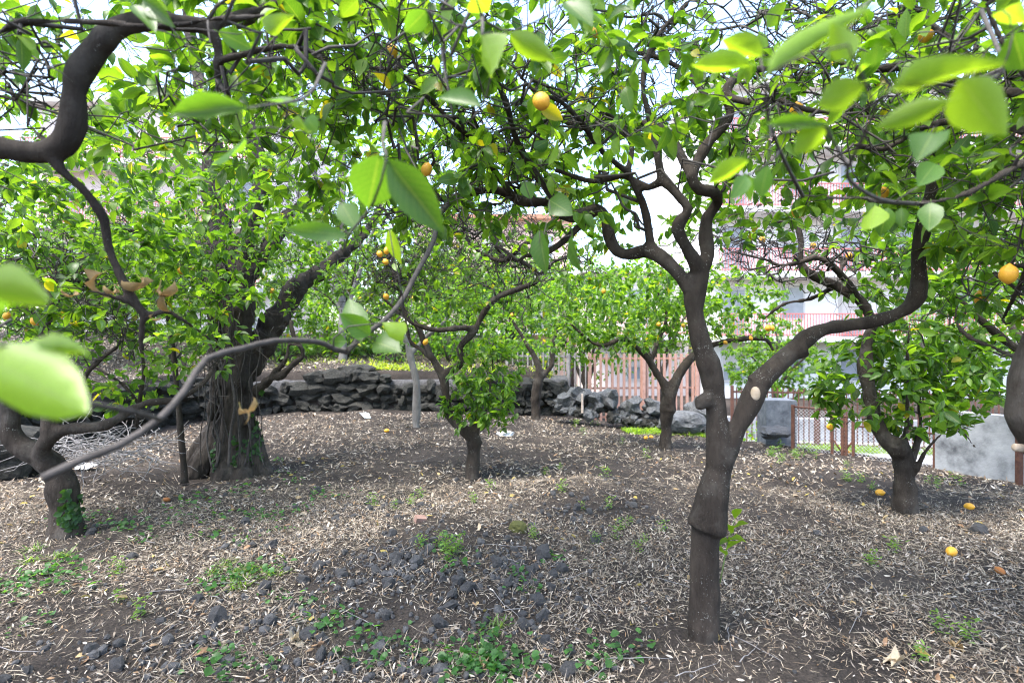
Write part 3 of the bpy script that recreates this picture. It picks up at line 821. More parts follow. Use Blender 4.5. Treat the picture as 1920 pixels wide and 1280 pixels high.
house('apartment_house', 'low pale house behind the brown railing', 3.6, 8.6, 26, 7, -1.2, 2, 3.0, PINKISH, RED, True, roof=SLABM)

# ------------------------------------------------------------------ ground cover
def mask_soil(x, y):
    """0..1, how bare the soil is (dug patches, the foot of the near trunk)"""
    m = np.clip(.08 + .95 * wob(x, y, 1.5, 51) + .5 * wob(x, y, 4.5, 52), 0, 1) * .8
    for (px, py, rx, ry, v) in [(1130, 945, .75, .35, .9), (720, 1170, .35, .28, .95), (1600, 1175, .22, .12, .8), (1660, 1090, .35, .12, .9), (1290, 1180, .14, .1, .9), (880, 1120, .5, .4, .55), (420, 1005, .3, .12, .5), (1010, 830, .8, .3, .6), (1340, 830, .9, .4, .6), (1180, 1210, .2, .2, .5)]:
        c = ray_ground(px, py); m = np.maximum(m, v * np.exp(-(((x - c[0]) / rx) ** 2 + ((y - c[1]) / ry) ** 2) ** 2))
    return m
def scatter(n, y0, y1, rng, wide=1.25, keep=None):
    y = np.sqrt(rng.random(n) * (y1 ** 2 - y0 ** 2) + y0 ** 2); x = (rng.random(n) * 2 - 1) * y * wide
    ok = np.ones(n, bool)
    s1 = (x - 3.9) * .745 + (y - 8.6) * .667
    ok &= s1 < .2
    if keep is not None: ok &= rng.random(n) < keep(x, y)
    return x[ok], y[ok]
def normal_at(x, y, e=.05):
    return np.stack([-(hgt(x + e, y) - hgt(x - e, y)) / (2 * e), -(hgt(x, y + e) - hgt(x, y - e)) / (2 * e), np.ones_like(x)], 1)
def litter(name, n, y0, y1, lrange, wr, pal, seed, label, lift=.006, tilt=.35, curl=(-.9, 1.6), rows='lo', keepf=None, wave=None):
    rng = np.random.default_rng(seed)
    x, y = scatter(n, y0, y1, rng, keep=keepf or (lambda a_, b_: 1 - mask_soil(a_, b_)))
    wsd = wall_sd(x, y); ok = (np.abs(wsd) > .35) | (x > 1.3); x, y = x[ok], y[ok]
    n = len(x); z = hgt(x, y) + lift * rng.random(n) + .003
    az = rng.random(n) * 6.283; nm = normal_at(x, y); nm /= np.linalg.norm(nm, axis=1, keepdims=True)
    nm = nm + rng.normal(size=(n, 3)) * tilt; nm /= np.linalg.norm(nm, axis=1, keepdims=True)
    D = np.stack([np.cos(az), np.sin(az), rng.normal(size=n) * .16], 1)
    D -= nm * (D * nm).sum(1, keepdims=True) * .7
    Lf = rng.uniform(*lrange, n); pal = np.array(pal)
    t = pal[rng.integers(len(pal), size=n)] * rng.uniform(.65, 1.2, n)[:, None]
    V, Q_, tt, uv = leaf_geo(np.stack([x, y, z], 1), D, nm, Lf, Lf * rng.uniform(*wr, n), t, rng.uniform(*curl, n), rng.uniform(.2, 1.5, n), rows)
    mb = MB(); mb.add(V, Q_, tint=tt)
    return tag(link(name, mb.mesh(name, LITTER)), label, 'litter', kind='stuff')
DRY = [(.30, .245, .19), (.36, .30, .235), (.22, .175, .135), (.42, .365, .30), (.16, .125, .095), (.33, .285, .24), (.12, .095, .075), (.50, .45, .385), (.26, .17, .10)]
STRAW = [(.40, .33, .245), (.31, .25, .185), (.48, .41, .315), (.21, .16, .12), (.36, .31, .26)]
litter('leaf_litter', 76000, 1.5, 5.0, (.014, .046), (.10, .28), DRY, 501, 'dry curled narrow leaves covering the near soil', curl=(-2.2, 2.4), tilt=.6, lift=.012)
litter('straw_litter', 110000, 1.5, 5.5, (.015, .10), (.016, .045), STRAW, 502, 'dry straw and stalks scattered over the near soil', tilt=.4, curl=(-1.0, 1.0), lift=.012)
litter('leaf_litter', 60000, 4.8, 13.5, (.025, .075), (.12, .34), DRY, 503, 'dry leaves covering the soil under the far trees', curl=(-1.6, 2.0), tilt=.5)
litter('straw_litter', 30000, 5.2, 10, (.04, .15), (.03, .06), STRAW, 506, 'dry straw scattered over the soil under the far trees', tilt=.4)
litter('leaf_litter', 1000, 1.5, 7.0, (.04, .075), (.3, .5), [(.34, .27, .19), (.40, .29, .15), (.28, .17, .10), (.42, .33, .10), (.40, .36, .30)], 504, 'larger yellowed lemon leaves fallen on the soil', rows='mid', tilt=.6, curl=(-1.5, 2.2))
litter('leaf_litter', 9000, 10.5, 20, (.05, .13), (.25, .5), DRY, 505, 'dry leaves on the terrace above the stone wall', keepf=lambda a_, b_: 1.0)

# lava rubble
def rub_density(x, y):
    d_ = np.zeros_like(x)
    for (px, py, rx, ry, v) in [(960, 1075, .34, .3, 1.0), (770, 1060, .6, .42, .8), (600, 1150, .7, .3, .45), (330, 1230, .6, .2, .4), (700, 950, .5, .3, .4), (900, 1200, .5, .35, .35), (1100, 960, .6, .35, .25), (520, 1010, .6, .3, .2), (700, 1260, .6, .2, .45)]:
        c = ray_ground(px, py); d_ = np.maximum(d_, v * np.exp(-((x - c[0]) / rx) ** 2 - ((y - c[1]) / ry) ** 2))
    return d_ + .012
ICO = rock_mesh(90, ROCK, 1, .4, .1, 'tmp'); iv = np.array([v.co[:] for v in ICO.vertices]); it = np.array([p.vertices[:] for p in ICO.polygons])
rng = np.random.default_rng(77)
x, y = scatter(120000, 1.5, 7.5, rng, keep=rub_density)
n = len(x); sz = rng.gamma(1.8, .0042, n) + .003
ax = rng.normal(size=(n, 3, 3)); qm, _ = np.linalg.qr(ax); S = rng.uniform(.6, 1.15, (n, 1, 3))
V = np.einsum('nij,nkj->nki', qm, iv[None] * S) * sz[:, None, None] + np.stack([x, y, hgt(x, y) + sz * .35], 1)[:, None]
T = (it[None] + (np.arange(n) * len(iv))[:, None, None]).reshape(-1, 3)
tag(link('rubble', mesh_np('rubble', V.reshape(-1, 3), None, T, ROCK, smooth=False)), 'small dark grey lava crumbs heaped on the soil', 'rubble', kind='stuff')
x, y = scatter(9000, 1.6, 6.0, rng, wide=1.0, keep=lambda a_, b_: rub_density(a_, b_) * .28)
print('clods', len(x))
for k in range(min(len(x), 190)):
    s = float(rng.uniform(.016, .042)) * (1.35 if rng.random() < .12 else 1)
    o = link('clod', CLOD[k % 8], None, (x[k], y[k], float(hgt(x[k], y[k])) + s * .3)); o.scale = (s * rng.uniform(.8, 1.3), s * rng.uniform(.8, 1.2), s * rng.uniform(.6, .9)); o.rotation_euler = rng.uniform(0, 6, 3)
    tag(o, 'dark grey lava clod lying among dry leaves on the bare soil', 'clod', 'lava clods on the orchard soil')
c = ray_ground(972, 996)
o = link('stone', rock_mesh(95, MOSSY, 3, .3, .2, 'stone'), None, c + [0, 0, .02]); o.scale = (.072, .06, .05); tag(o, 'rounded stone covered in olive green moss', 'stone')
c = ray_ground(788, 978); br = MB(); br.box((0, 0, 0), (.085, .06, .045))
o = link('brick', br.mesh('brick', BRICKM, False), None, c + [0, 0, .02]); o.rotation_euler = (.25, .2, .5); tag(o, 'broken piece of pinkish clay brick half sunk in the soil', 'brick')

# fallen lemons
for (px, py, lab, me) in [(1650, 928, 'fallen lemon with pale leaves beside it near the burled trunk', LEMON_ME), (1817, 953, 'small fallen lemon between the burled trunk and the stained concrete wall', LEMON_ME), (1784, 1042, 'large fallen lemon with a dry leaf under it on open litter', LEMON_ME),
        (1875, 1076, 'shrivelled rotten orange-brown lemon on the litter', ROTTEN_ME), (1211, 824, 'pair of fallen lemons, the duller one, beside the knotted trunk', LEMON_ME), (1221, 822, 'pair of fallen lemons, the brighter one, beside the knotted trunk', LEMON_ME), (312, 940, 'dull yellow lemon lying below the fluted old trunk', ROTTEN_ME), (725, 810, 'fallen lemon in front of the dry stone wall', LEMON_ME), (1411, 815, 'fallen lemon in front of the dark concrete pillar', LEMON_ME), (1590, 852, 'fallen lemon at the foot of the wire mesh fence', LEMON_ME)]:
    c = ray_ground(px, py); s = .033 if me is LEMON_ME else .027
    o = link('lemon', me, None, c + [0, 0, s * .8]); o.scale = (s, s, s * 1.1); o.rotation_euler = (1.4, random.uniform(-.4, .4), random.uniform(0, 6)); tag(o, lab, 'lemon')
# big dry leaves
def big_leaf(px, py, L_, tint, lab, az, curl=1.0, fold=1.2):
    c = ray_ground(px, py); mb = MB()
    for k, da in enumerate((-.5, .1, .6)):
        V, Q_, t, uv = leaf_geo(np.zeros((1, 3)), np.array([[math.cos(az + da), math.sin(az + da), .15]]), np.array([[.1 * k, 0, 1.]]), np.array([L_ * (1 - .15 * abs(k - 1))]), np.array([L_ * .62]), np.array([tint]), np.array([curl * (.6 + .3 * k)]), np.array([fold * (k - .5)]), 'hi', np.array([.8]))
        mb.add(V + [0, 0, .004 * k], Q_, tint=t, uv=uv)
    o = link('dry_leaf', mb.mesh('dry_leaf', DRYLEAF), None, c + [0, 0, .015]); tag(o, lab, 'leaf')
big_leaf(1690, 1246, .085, (.46, .38, .29), 'big pale crumpled dry leaf lying on the straw', 2.9, .8)
big_leaf(1790, 1222, .075, (.40, .27, .14), 'curled orange-brown dry leaf on the straw', .4, 1.5)
big_leaf(1350, 1205, .07, (.48, .36, .18), 'yellowish dry leaf at the foot of the grafted trunk', 2.6, .9)
big_leaf(905, 1262, .07, (.42, .3, .2), 'brownish broad dry leaf among the ivy sprigs', 1.0, 1.0)
big_leaf(545, 1215, .08, (.45, .38, .3), 'broad papery dry leaf among the lava crumbs', .9, 1.1)

# plastic litter
def crumple(px, py, sc, mat, lab, seed, name):
    c = ray_ground(px, py); me = rock_mesh(seed, mat, 3, .9, 0, name)
    o = link(name, me, None, c + [0, 0, sc[2] * .5]); o.scale = sc; tag(o, lab, 'plastic')
crumple(948, 818, (.11, .09, .055), BAG, 'crumpled white plastic bag on the ground behind the slim trunk', 61, 'plastic_bag')
def sheet(px, py, w_, h_, mat, lab, rx, rz):
    c = ray_ground(px, py); n = 9; g_ = np.linspace(-1, 1, n); U, Vv = np.meshgrid(g_, g_)
    Z = np.array([.12 * mnoise.noise(Vector((u * 1.7, v * 1.9, px))) for u, v in zip(U.ravel(), Vv.ravel())])
    V = np.stack([U.ravel() * w_ / 2 * (1 + .2 * Vv.ravel()), Vv.ravel() * h_ / 2, Z * w_], 1); i = (np.arange(n - 1)[:, None] * n + np.arange(n - 1)[None])
    me = mesh_np('plastic_sheet', V, np.stack([i, i + 1, i + n + 1, i + n], -1).reshape(-1, 4), mat=mat)
    o = link('plastic_sheet', me, None, c + [0, 0, .05]); o.rotation_euler = (rx, .1, rz); m = o.modifiers.new('t', 'SOLIDIFY'); m.thickness = .004; tag(o, lab, 'plastic')
sheet(686, 783, .16, .26, SHEETM, 'torn grey plastic scrap in front of the dry stone wall', .3, .6)
sheet(160, 882, .2, .14, BAG, 'flattened white plastic wrapper behind the low forked trunk', .35, .1)

# ------------------------------------------------------------------ weeds
def weed_mesh(seed, kind):
    r = np.random.default_rng(seed); n = {'tuft': 46, 'ivy': 16, 'fern': 40}[kind]
    if kind == 'tuft':
        az = r.random(n) * 6.28; D = np.stack([np.cos(az), np.sin(az), r.uniform(.3, 1.6, n)], 1); p = np.stack([r.normal(size=n) * .025, r.normal(size=n) * .025, np.zeros(n)], 1)
        Lf = r.uniform(.03, .085, n); W = r.uniform(.004, .009, n); tn = np.array([.13, .22, .06]) * r.uniform(.6, 1.2, n)[:, None]; cu = r.uniform(.2, 1.6, n)
        nm = np.stack([-np.cos(az), -np.sin(az), np.ones(n)], 1)
    elif kind == 'ivy':
        az = r.random(n) * 6.28; D = np.stack([np.cos(az), np.sin(az), r.uniform(-.1, .6, n)], 1); p = np.stack([r.normal(size=n) * .07, r.normal(size=n) * .07, r.uniform(.008, .05, n)], 1)
        Lf = r.uniform(.02, .042, n); W = Lf * r.uniform(.75, 1.0, n); tn = np.array([.06, .16, .045]) * r.uniform(.6, 1.4, n)[:, None]; cu = r.uniform(0, .8, n)
        nm = np.array([0, 0, 1.]) + r.normal(size=(n, 3)) * .35
    else:
        az = r.random(n) * 6.28; h_ = r.uniform(0, .09, n); D = np.stack([np.cos(az), np.sin(az), r.uniform(0, .8, n)], 1); p = np.stack([r.normal(size=n) * .02, r.normal(size=n) * .02, h_], 1)
        Lf = r.uniform(.018, .035, n); W = Lf * .35; tn = np.array([.15, .27, .06]) * r.uniform(.6, 1.2, n)[:, None]; cu = r.uniform(0, .9, n); nm = np.array([0, 0, 1.]) + r.normal(size=(n, 3)) * .4
    V, Q_, t, uv = leaf_geo(p, D, nm, Lf, W, tn, cu, np.full(n, .3), 'mid')
    mb = MB(); mb.add(V, Q_, tint=t, uv=uv); return mb.mesh('weed', LEAF_FAR)
WEED = {k: [weed_mesh(600 + i * 3 + j, k) for j in range(4)] for i, k in enumerate(('tuft', 'ivy', 'fern'))}
rp = random.Random(15)
LABW = {'tuft': ('grass_tuft', 'thin green grass tuft growing through the leaf litter', 'grass tuft', 'grass tufts in the litter'), 'ivy': ('ground_ivy', 'small dark green ivy sprig creeping over the litter', 'ivy', 'ivy sprigs in the litter'), 'fern': ('weed_plant', 'small feathery pale green weed sprouting from the soil', 'weed', 'feathery weeds on the soil')}
spots = [('tuft', 440, 1075, 60, 22, 10), ('ivy', 440, 1085, 60, 22, 8), ('ivy', 100, 1075, 70, 25, 8), ('tuft', 90, 1050, 40, 20, 3), ('fern', 850, 1045, 45, 15, 7), ('fern', 1155, 1015, 60, 20, 6), ('fern', 1185, 990, 20, 8, 2), ('ivy', 940, 1240, 110, 35, 14), ('ivy', 720, 1225, 60, 40, 5),
         ('ivy', 440, 1250, 60, 25, 4), ('fern', 240, 1130, 60, 40, 3), ('ivy', 480, 960, 80, 40, 12), ('ivy', 250, 990, 100, 30, 8), ('fern', 740, 950, 80, 25, 4), ('fern', 880, 925, 80, 20, 3), ('fern', 1050, 940, 60, 15, 3), ('fern', 1100, 800, 60, 10, 5), ('fern', 1500, 845, 60, 12, 10), ('fern', 1610, 890, 60, 25, 6),
         ('fern', 1480, 860, 40, 10, 5), ('tuft', 1350, 1000, 15, 10, 1), ('fern', 1650, 1060, 40, 20, 3), ('fern', 1740, 1180, 60, 40, 3), ('fern', 1760, 910, 60, 12, 4), ('ivy', 1000, 1100, 160, 60, 6), ('ivy', 600, 1120, 80, 50, 5), ('ivy', 420, 880, 50, 20, 8), ('ivy', 130, 985, 25, 14, 5), ('fern', 1150, 870, 200, 25, 5), ('ivy', 560, 930, 60, 40, 6), ('fern', 1000, 1010, 40, 20, 2), ('ivy', 30, 1120, 40, 60, 4), ('tuft', 930, 1195, 30, 30, 2), ('ivy', 1130, 1240, 60, 30, 3)]
for kind, px, py, sx, sy, cnt in spots:
    nm, lab, cat, grp = LABW[kind]
    for k in range(cnt):
        c = ray_ground(px + rp.gauss(0, sx * .6), min(1278, py + rp.gauss(0, sy * .6)))
        if c[1] > 12: continue
        o = link(nm, WEED[kind][rp.randrange(4)], None, c); s = rp.uniform(.7, 1.3) * (1 + .06 * max(0, c[1] - 4)); o.scale = (s, s, s); o.rotation_euler = (0, 0, rp.uniform(0, 6)); tag(o, lab, cat, grp)
# fresh shoot beside the grafted trunk
sh = thing('lemon_sprout', ray_ground(1352, 1090), 'young green lemon sprout standing next to the graft collar trunk', 'sprout'); b0 = np.array(sh.location)
stem = MB(); pts = np.array([P(1350, 1092, 2.9), P(1358, 1050, 2.9), P(1366, 1010, 2.88), P(1378, 972, 2.86)]); stem.tube(pts, [.004, .004, .003, .002], 6); part('stem', stem, STEM_GREEN, sh)
for (x, y, dx, dy) in [(1362, 1030, 26, -18), (1366, 1012, 30, -6), (1370, 1000, -14, -26), (1378, 972, 10, -24), (1360, 1040, -16, -16), (1372, 992, 28, -16), (1366, 1012, -18, 6)]:
    a_, b_ = P(x, y, 2.88), P(x + dx, y + dy, 2.8); put_leaf(sh, UNIT_BRIGHT[rp.randrange(6)], a_, b_ - a_, np.array([0, -.4, 1.]), np.linalg.norm(b_ - a_), np.linalg.norm(b_ - a_) * .4)

# grass along the back and on the terrace
def grass(name, n, fx, fy, lr, wr, tint, seed, label, thr=-.1):
    r = np.random.default_rng(seed); x = fx(r, n); y = fy(r, n, x); kp = wob(x, y, 2.2, seed) + .45 * r.normal(size=n) > thr; x, y = x[kp], y[kp]; n = len(x); az = r.random(n) * 6.28
    D = np.stack([np.cos(az) * .6, np.sin(az) * .6, r.uniform(.5, 1.3, n)], 1); nm = np.stack([-np.cos(az), -np.sin(az), np.full(n, .8)], 1); Lf = r.uniform(*lr, n)
    V, Q_, t, uv = leaf_geo(np.stack([x, y, hgt(x, y) - .01], 1), D, nm, Lf, Lf * r.uniform(*wr, n), np.array(tint) * r.uniform(.6, 1.25, n)[:, None], r.uniform(.2, 1.5, n), np.full(n, .3), 'lo')
    mb = MB(); mb.add(V, Q_, tint=t, uv=uv); tag(link(name, mb.mesh(name, LEAF_FAR)), label, 'grass', kind='stuff')
grass('grass', 5000, lambda r, n: r.uniform(2.1, 3.9, n), lambda r, n, x: 10.0 + r.normal(size=n) * .13 - (x - 2) * .1, (.05, .13), (.08, .2), (.20, .32, .05), 701, 'bright green grass strip at the foot of the rubble wall', -1.0)
grass('grass', 7000, lambda r, n: r.uniform(-5.4, 1.2, n), lambda r, n, x: 11.95 + np.abs(r.normal(size=n)) * .5, (.05, .16), (.08, .25), (.24, .32, .06), 702, 'low yellow-green grass growing along the top of the stone wall', .15)
grass('grass', 6000, lambda r, n: r.uniform(-6.5, 1.0, n), lambda r, n, x: 13.0 + r.random(n) * 3.0, (.06, .2), (.06, .15), (.18, .27, .07), 703, 'thin grass on the terrace behind the stone wall', .3)
grass('grass', 5000, lambda r, n: r.uniform(6, 14, n), lambda r, n, x: 12.9 + r.random(n) * .5 - (x - 6) * .16, (.1, .3), (.05, .12), (.16, .26, .06), 704, 'weedy green grass verge across the lane')
# strap-leaved clumps at the back of the terrace
def strap_mesh(seed):
    r = np.random.default_rng(seed); n = 46; az = r.random(n) * 6.28
    D = np.stack([np.cos(az) * .5, np.sin(az) * .5, r.uniform(.7, 1.3, n)], 1); nm = np.stack([-np.cos(az), -np.sin(az), np.full(n, .7)], 1); Lf = r.uniform(.35, .75, n)
    V, Q_, t, uv = leaf_geo(np.stack([r.normal(size=n) * .08, r.normal(size=n) * .08, np.zeros(n)], 1), D, nm, Lf, np.full(n, .03), np.array([.08, .17, .06]) * r.uniform(.7, 1.4, n)[:, None], r.uniform(.8, 2.0, n), np.full(n, .5), 'hi')
    mb = MB(); mb.add(V, Q_, tint=t, uv=uv); return mb.mesh('strap_plant', LEAF_FAR)
ST = [strap_mesh(800 + k) for k in range(4)]
for k in range(34):
    x = -6.3 + 6.9 * (k + rp.random()) / 34; y = 13.9 + rp.random() * 1.6
    o = link('strap_plant', ST[k % 4], None, (x, y, float(hgt(x, y)))); s = rp.uniform(.8, 1.4); o.scale = (s, s, s); o.rotation_euler = (0, 0, rp.uniform(0, 6))
    tag(o, 'clump of arching strap leaves at the back of the terrace', 'plant', 'strap-leaved clumps on the terrace')

# dead brush pile
br = MB(); r = np.random.default_rng(44)
for k in range(170):
    a_ = P(r.uniform(90, 300), r.uniform(815, 862), r.uniform(5.2, 6.0)); v = r.normal(size=3) * np.array([.32, .25, .16]); pts = a_ + np.linspace(0, 1, 7)[:, None] * v + np.cumsum(r.normal(size=(7, 3)) * .018, 0)
    pts[:, 2] = np.maximum(pts[:, 2], hgt(pts[:, 0], pts[:, 1]) + .01)
    br.tube(pts, np.linspace(.0055, .002, 7), 4)
tag(link('brush_pile', br.mesh('brush_pile', TWIG_GREY)), 'tangled heap of bare grey dead twigs behind the low forked trunk', 'brush', kind='stuff')
# dead stalks on the ground
st = MB()
for k in range(70):
    q = ray_ground(r.uniform(-50, 1970), r.uniform(860, 1270)); an = r.uniform(0, 6.28); Ln = r.uniform(.12, .4)
    t_ = np.linspace(-.5, .5, 6)[:, None]; pts = q + t_ * Ln * np.array([math.cos(an), math.sin(an), 0]) + np.cumsum(r.normal(size=(6, 3)) * .008, 0); pts[:, 2] = hgt(pts[:, 0], pts[:, 1]) + .008 + r.random(6) * .015
    st.tube(pts, np.linspace(.0028, .0012, 6), 4)
tag(link('fallen_twigs', st.mesh('fallen_twigs', TWIG_GREY)), 'thin dead twigs strewn over the litter', 'twigs', kind='stuff')

def shrub_mesh(seed):
    r = np.random.default_rng(seed); n = 260; v = r.normal(size=(n, 3)); v /= np.linalg.norm(v, axis=1, keepdims=True); v *= (r.random(n) ** .4)[:, None]; v[:, 2] = v[:, 2] * .8 + .7
    D = v - np.array([0, 0, .5]) + r.normal(size=(n, 3)) * .4; Lf = r.uniform(.12, .24, n)
    V, Q_, t, uv = leaf_geo(v, D, np.array([0, 0, 1.]) + r.normal(size=(n, 3)) * .5, Lf, Lf * .5, leaf_tints(n, .25, r), r.uniform(0, 1, n), np.full(n, .3), 'mid')
    mb = MB(); mb.add(V, Q_, tint=t, uv=uv); m2 = MB()
    for k in range(9):
        q = v[k * 7]; m2.tube([[0, 0, -.1], q * .5 + [0, 0, .05], q], [.03, .02, .008], 5)
    return mb.mesh('foliage', LEAF_FAR), m2.mesh('stem', TWIG)
SHR = [shrub_mesh(900 + k) for k in range(4)]
for k, (x, y, s, lab) in enumerate([(-5.6, 13.0, .75, 'leafy shrub on the terrace beside the old trunk'), (-4.2, 13.6, .7, 'leafy shrub on the terrace behind the leaning limb'), (-2.9, 13.2, .6, 'leafy shrub on the terrace above the capping slab'), (-1.6, 13.4, .7, 'leafy shrub on the terrace behind the pale straight trunk'), (-.3, 13.2, .75, 'leafy shrub on the terrace behind the twisted slim tree'),
        (.8, 13.0, .6, 'leafy shrub where the terrace meets the pale railing'), (-7.2, 11.2, .8, 'leafy shrub on the bank above the brush heap'), (-7.6, 8.6, .7, 'leafy shrub on the bank by the big dark boulder'), (4.6, 10.6, .55, 'green bush between the boulder and the concrete pillar')]):
    t_ = thing('shrub', (x, y, float(hgt(x, y))), lab, 'shrub', 'low shrubs round the orchard'); t_.scale = (s, s, s * .9); t_.rotation_euler = (0, 0, k * 1.3)
    fo = link('foliage', SHR[k % 4][0], t_); fo['kind'] = 'stuff'; link('stem', SHR[k % 4][1], t_)
NO_GO.clear()
# --- the lemon tree with the grafted trunk and the long side limb
def graft_collar(mb):
    c = P(1326, 982, 2.7)
    mb.tube([c + [-.01, 0, -.036], c + [-.004, 0, -.026], c + [0, 0, 0.0], c + [.008, 0, .035], c + [.016, 0, .085]], [.070, .097, .101, .088, .074], 20)
    k = P(1311, 756, 2.68)                                           # healed knot
    mb.tube([k + [.05, 0, .02], k + [0, -.01, 0], k + [-.008, -.015, -.03]], [.045, .036, .016], 12)
    k = P(1434, 712, 2.7)
    mb.tube([k + [-.05, 0, -.03], k + [.0, -.01, .01]], [.06, .05], 10)
    k = P(1500, 652, 2.75)
    mb.tube([k + [-.05, 0, -.02], k + [.02, -.02, .0]], [.05, .045], 10)
D0 = 2.7
main_limbs = [
    sup([(1317, 1232, 64, D0), (1318, 1195, 62, D0), (1320, 1150, 59, D0), (1321, 1090, 55, D0), (1322, 1010, 53, D0), (1326, 985, 60, D0), (1332, 950, 66, D0), (1342, 900, 60, D0), (1350, 860, 56, D0), (1345, 810, 46, D0), (1342, 760, 45, D0), (1337, 720, 46, D0),
         (1328, 680, 43, D0), (1314, 640, 40, D0), (1305, 600, 40, D0), (1302, 565, 41, D0), (1307, 530, 44, D0), (1316, 505, 38, D0), (1327, 478, 30, D0), (1323, 444, 27, 2.72), (1326, 408, 25, 2.75), (1346, 380, 25, 2.74), (1338, 360, 25, 2.66), (1312, 356, 24, 2.6), (1297, 332, 24, 2.58), (1309, 300, 24, 2.6), (1330, 265, 22, 2.6), (1358, 236, 20, 2.6), (1370, 212, 19, 2.6), (1361, 180, 19, 2.6), (1375, 148, 18, 2.6), (1415, 131, 16, 2.6), (1470, 122, 13, 2.65), (1520, 95, 10, 2.7), (1560, 40, 8, 2.8)]),
    sup([(1350, 870, 50, D0), (1366, 845, 44, 2.7), (1384, 800, 38, 2.68), (1405, 760, 44, 2.68), (1424, 718, 46, 2.7), (1450, 690, 42, 2.72), (1480, 664, 39, 2.74), (1510, 635, 36, 2.76), (1542, 618, 31, 2.78), (1580, 611, 28, 2.8), (1620, 606, 28, 2.8), (1660, 596, 29, 2.78), (1698, 580, 32, 2.75), (1719, 556, 35, 2.72), (1724, 515, 31, 2.7), (1722, 475, 30, 2.68), (1728, 440, 31, 2.66), (1736, 400, 26, 2.66), (1748, 345, 23, 2.68), (1742, 290, 20, 2.72), (1760, 230, 18, 2.76), (1800, 170, 15, 2.8), (1830, 90, 12, 2.85), (1835, 10, 9, 2.9)]),
    sup([(1310, 540, 40, D0), (1291, 536, 36, 2.7), (1265, 505, 31, 2.72), (1234, 478, 30, 2.76), (1208, 470, 30, 2.8), (1180, 477, 28, 2.84), (1156, 470, 26, 2.88), (1141, 440, 25, 2.92), (1136, 408, 24, 2.96), (1118, 392, 26, 3.0), (1088, 404, 28, 3.0), (1055, 402, 27, 3.02), (1030, 378, 22, 3.04), (985, 380, 20, 3.05), (935, 357, 18, 3.05), (875, 363, 16, 3.0), (842, 374, 15, 2.95)]),
    sup([(1225, 474, 26, 2.78), (1219, 455, 21, 2.78), (1213, 412, 20, 2.76), (1204, 378, 18, 2.74), (1192, 352, 16, 2.72), (1178, 318, 14, 2.7), (1185, 275, 12, 2.7), (1160, 230, 10, 2.68), (1110, 195, 8, 2.6)]),
    sup([(1313, 520, 36, D0), (1302, 488, 30, 2.66), (1283, 456, 28, 2.62), (1270, 430, 27, 2.6), (1278, 412, 26, 2.58), (1292, 392, 22, 2.56), (1270, 365, 20, 2.58), (1242, 340, 20, 2.64), (1215, 352, 17, 2.7), (1170, 330, 14, 2.75), (1110, 340, 12, 2.8), (1040, 318, 10, 2.8)]),
    sup([(1300, 335, 22, 2.58), (1275, 290, 22, 2.7), (1245, 245, 21, 2.85), (1195, 232, 18, 3.0), (1120, 240, 14, 3.1), (1050, 225, 12, 3.15), (985, 190, 10, 3.2)]),
    sup([(1361, 180, 16, 2.6), (1405, 192, 15, 2.5), (1450, 185, 13, 2.4), (1510, 205, 11, 2.3), (1580, 215, 10, 2.3)]),
    sup([(975, 380, 18, 3.05), (940, 340, 16, 2.9), (898, 272, 14, 2.75), (850, 232, 13, 2.65), (790, 169, 12, 2.6), (741, 131, 11, 2.55), (690, 128, 9, 2.5), (640, 110, 8, 2.45)]),
    sup([(1060, 402, 20, 3.02), (1010, 335, 17, 2.85), (968, 262, 16, 2.7), (948, 190, 14, 2.6), (912, 125, 12, 2.5), (862, 52, 10, 2.4), (830, -20, 8, 2.35)]),
    sup([(1180, 325, 15, 2.72), (1130, 285, 13, 2.6), (1090, 230, 12, 2.5), (1050, 190, 11, 2.4), (1000, 170, 9, 2.3), (960, 120, 7, 2.3)]),
    sup([(1242, 342, 18, 2.64), (1222, 240, 15, 2.7), (1205, 150, 13, 2.75), (1232, 70, 11, 2.8), (1290, 5, 9, 2.85)]),
    sup([(1358, 236, 16, 2.6), (1300, 150, 13, 2.8), (1240, 110, 11, 2.9), (1160, 90, 9, 3.0), (1100, 40, 7, 3.0)]),
    sup([(1748, 345, 17, 2.68), (1690, 300, 14, 2.8), (1640, 250, 12, 2.9), (1560, 240, 10, 3.0), (1500, 260, 8, 3.1)]),
    sup([(1120, 392, 20, 3.0), (1070, 440, 17, 3.1), (1030, 470, 13, 3.2), (985, 480, 10, 3.3)]),
]
drooping = [(846, 377, 11.1, 2.95), (822, 405, 10.4, 2.6), (812, 453, 9.6, 2.2), (779, 516, 9.6, 1.9), (753, 564, 9.6, 1.75), (715, 606, 9.6, 1.6), (677, 630, 10.4, 1.5), (649, 660, 10.4, 1.42), (608, 645, 10.4, 1.36), (578, 639, 10.4, 1.3), (512, 639, 11.1, 1.22), (456, 653, 11.8, 1.15), (388, 672, 12.6, 1.08), (349, 729, 13.3, 1.02), (301, 784, 14.1, .97), (225, 834, 14.8, .92), (151, 863, 16.3, .88), (80, 897, 17.8, .85)]
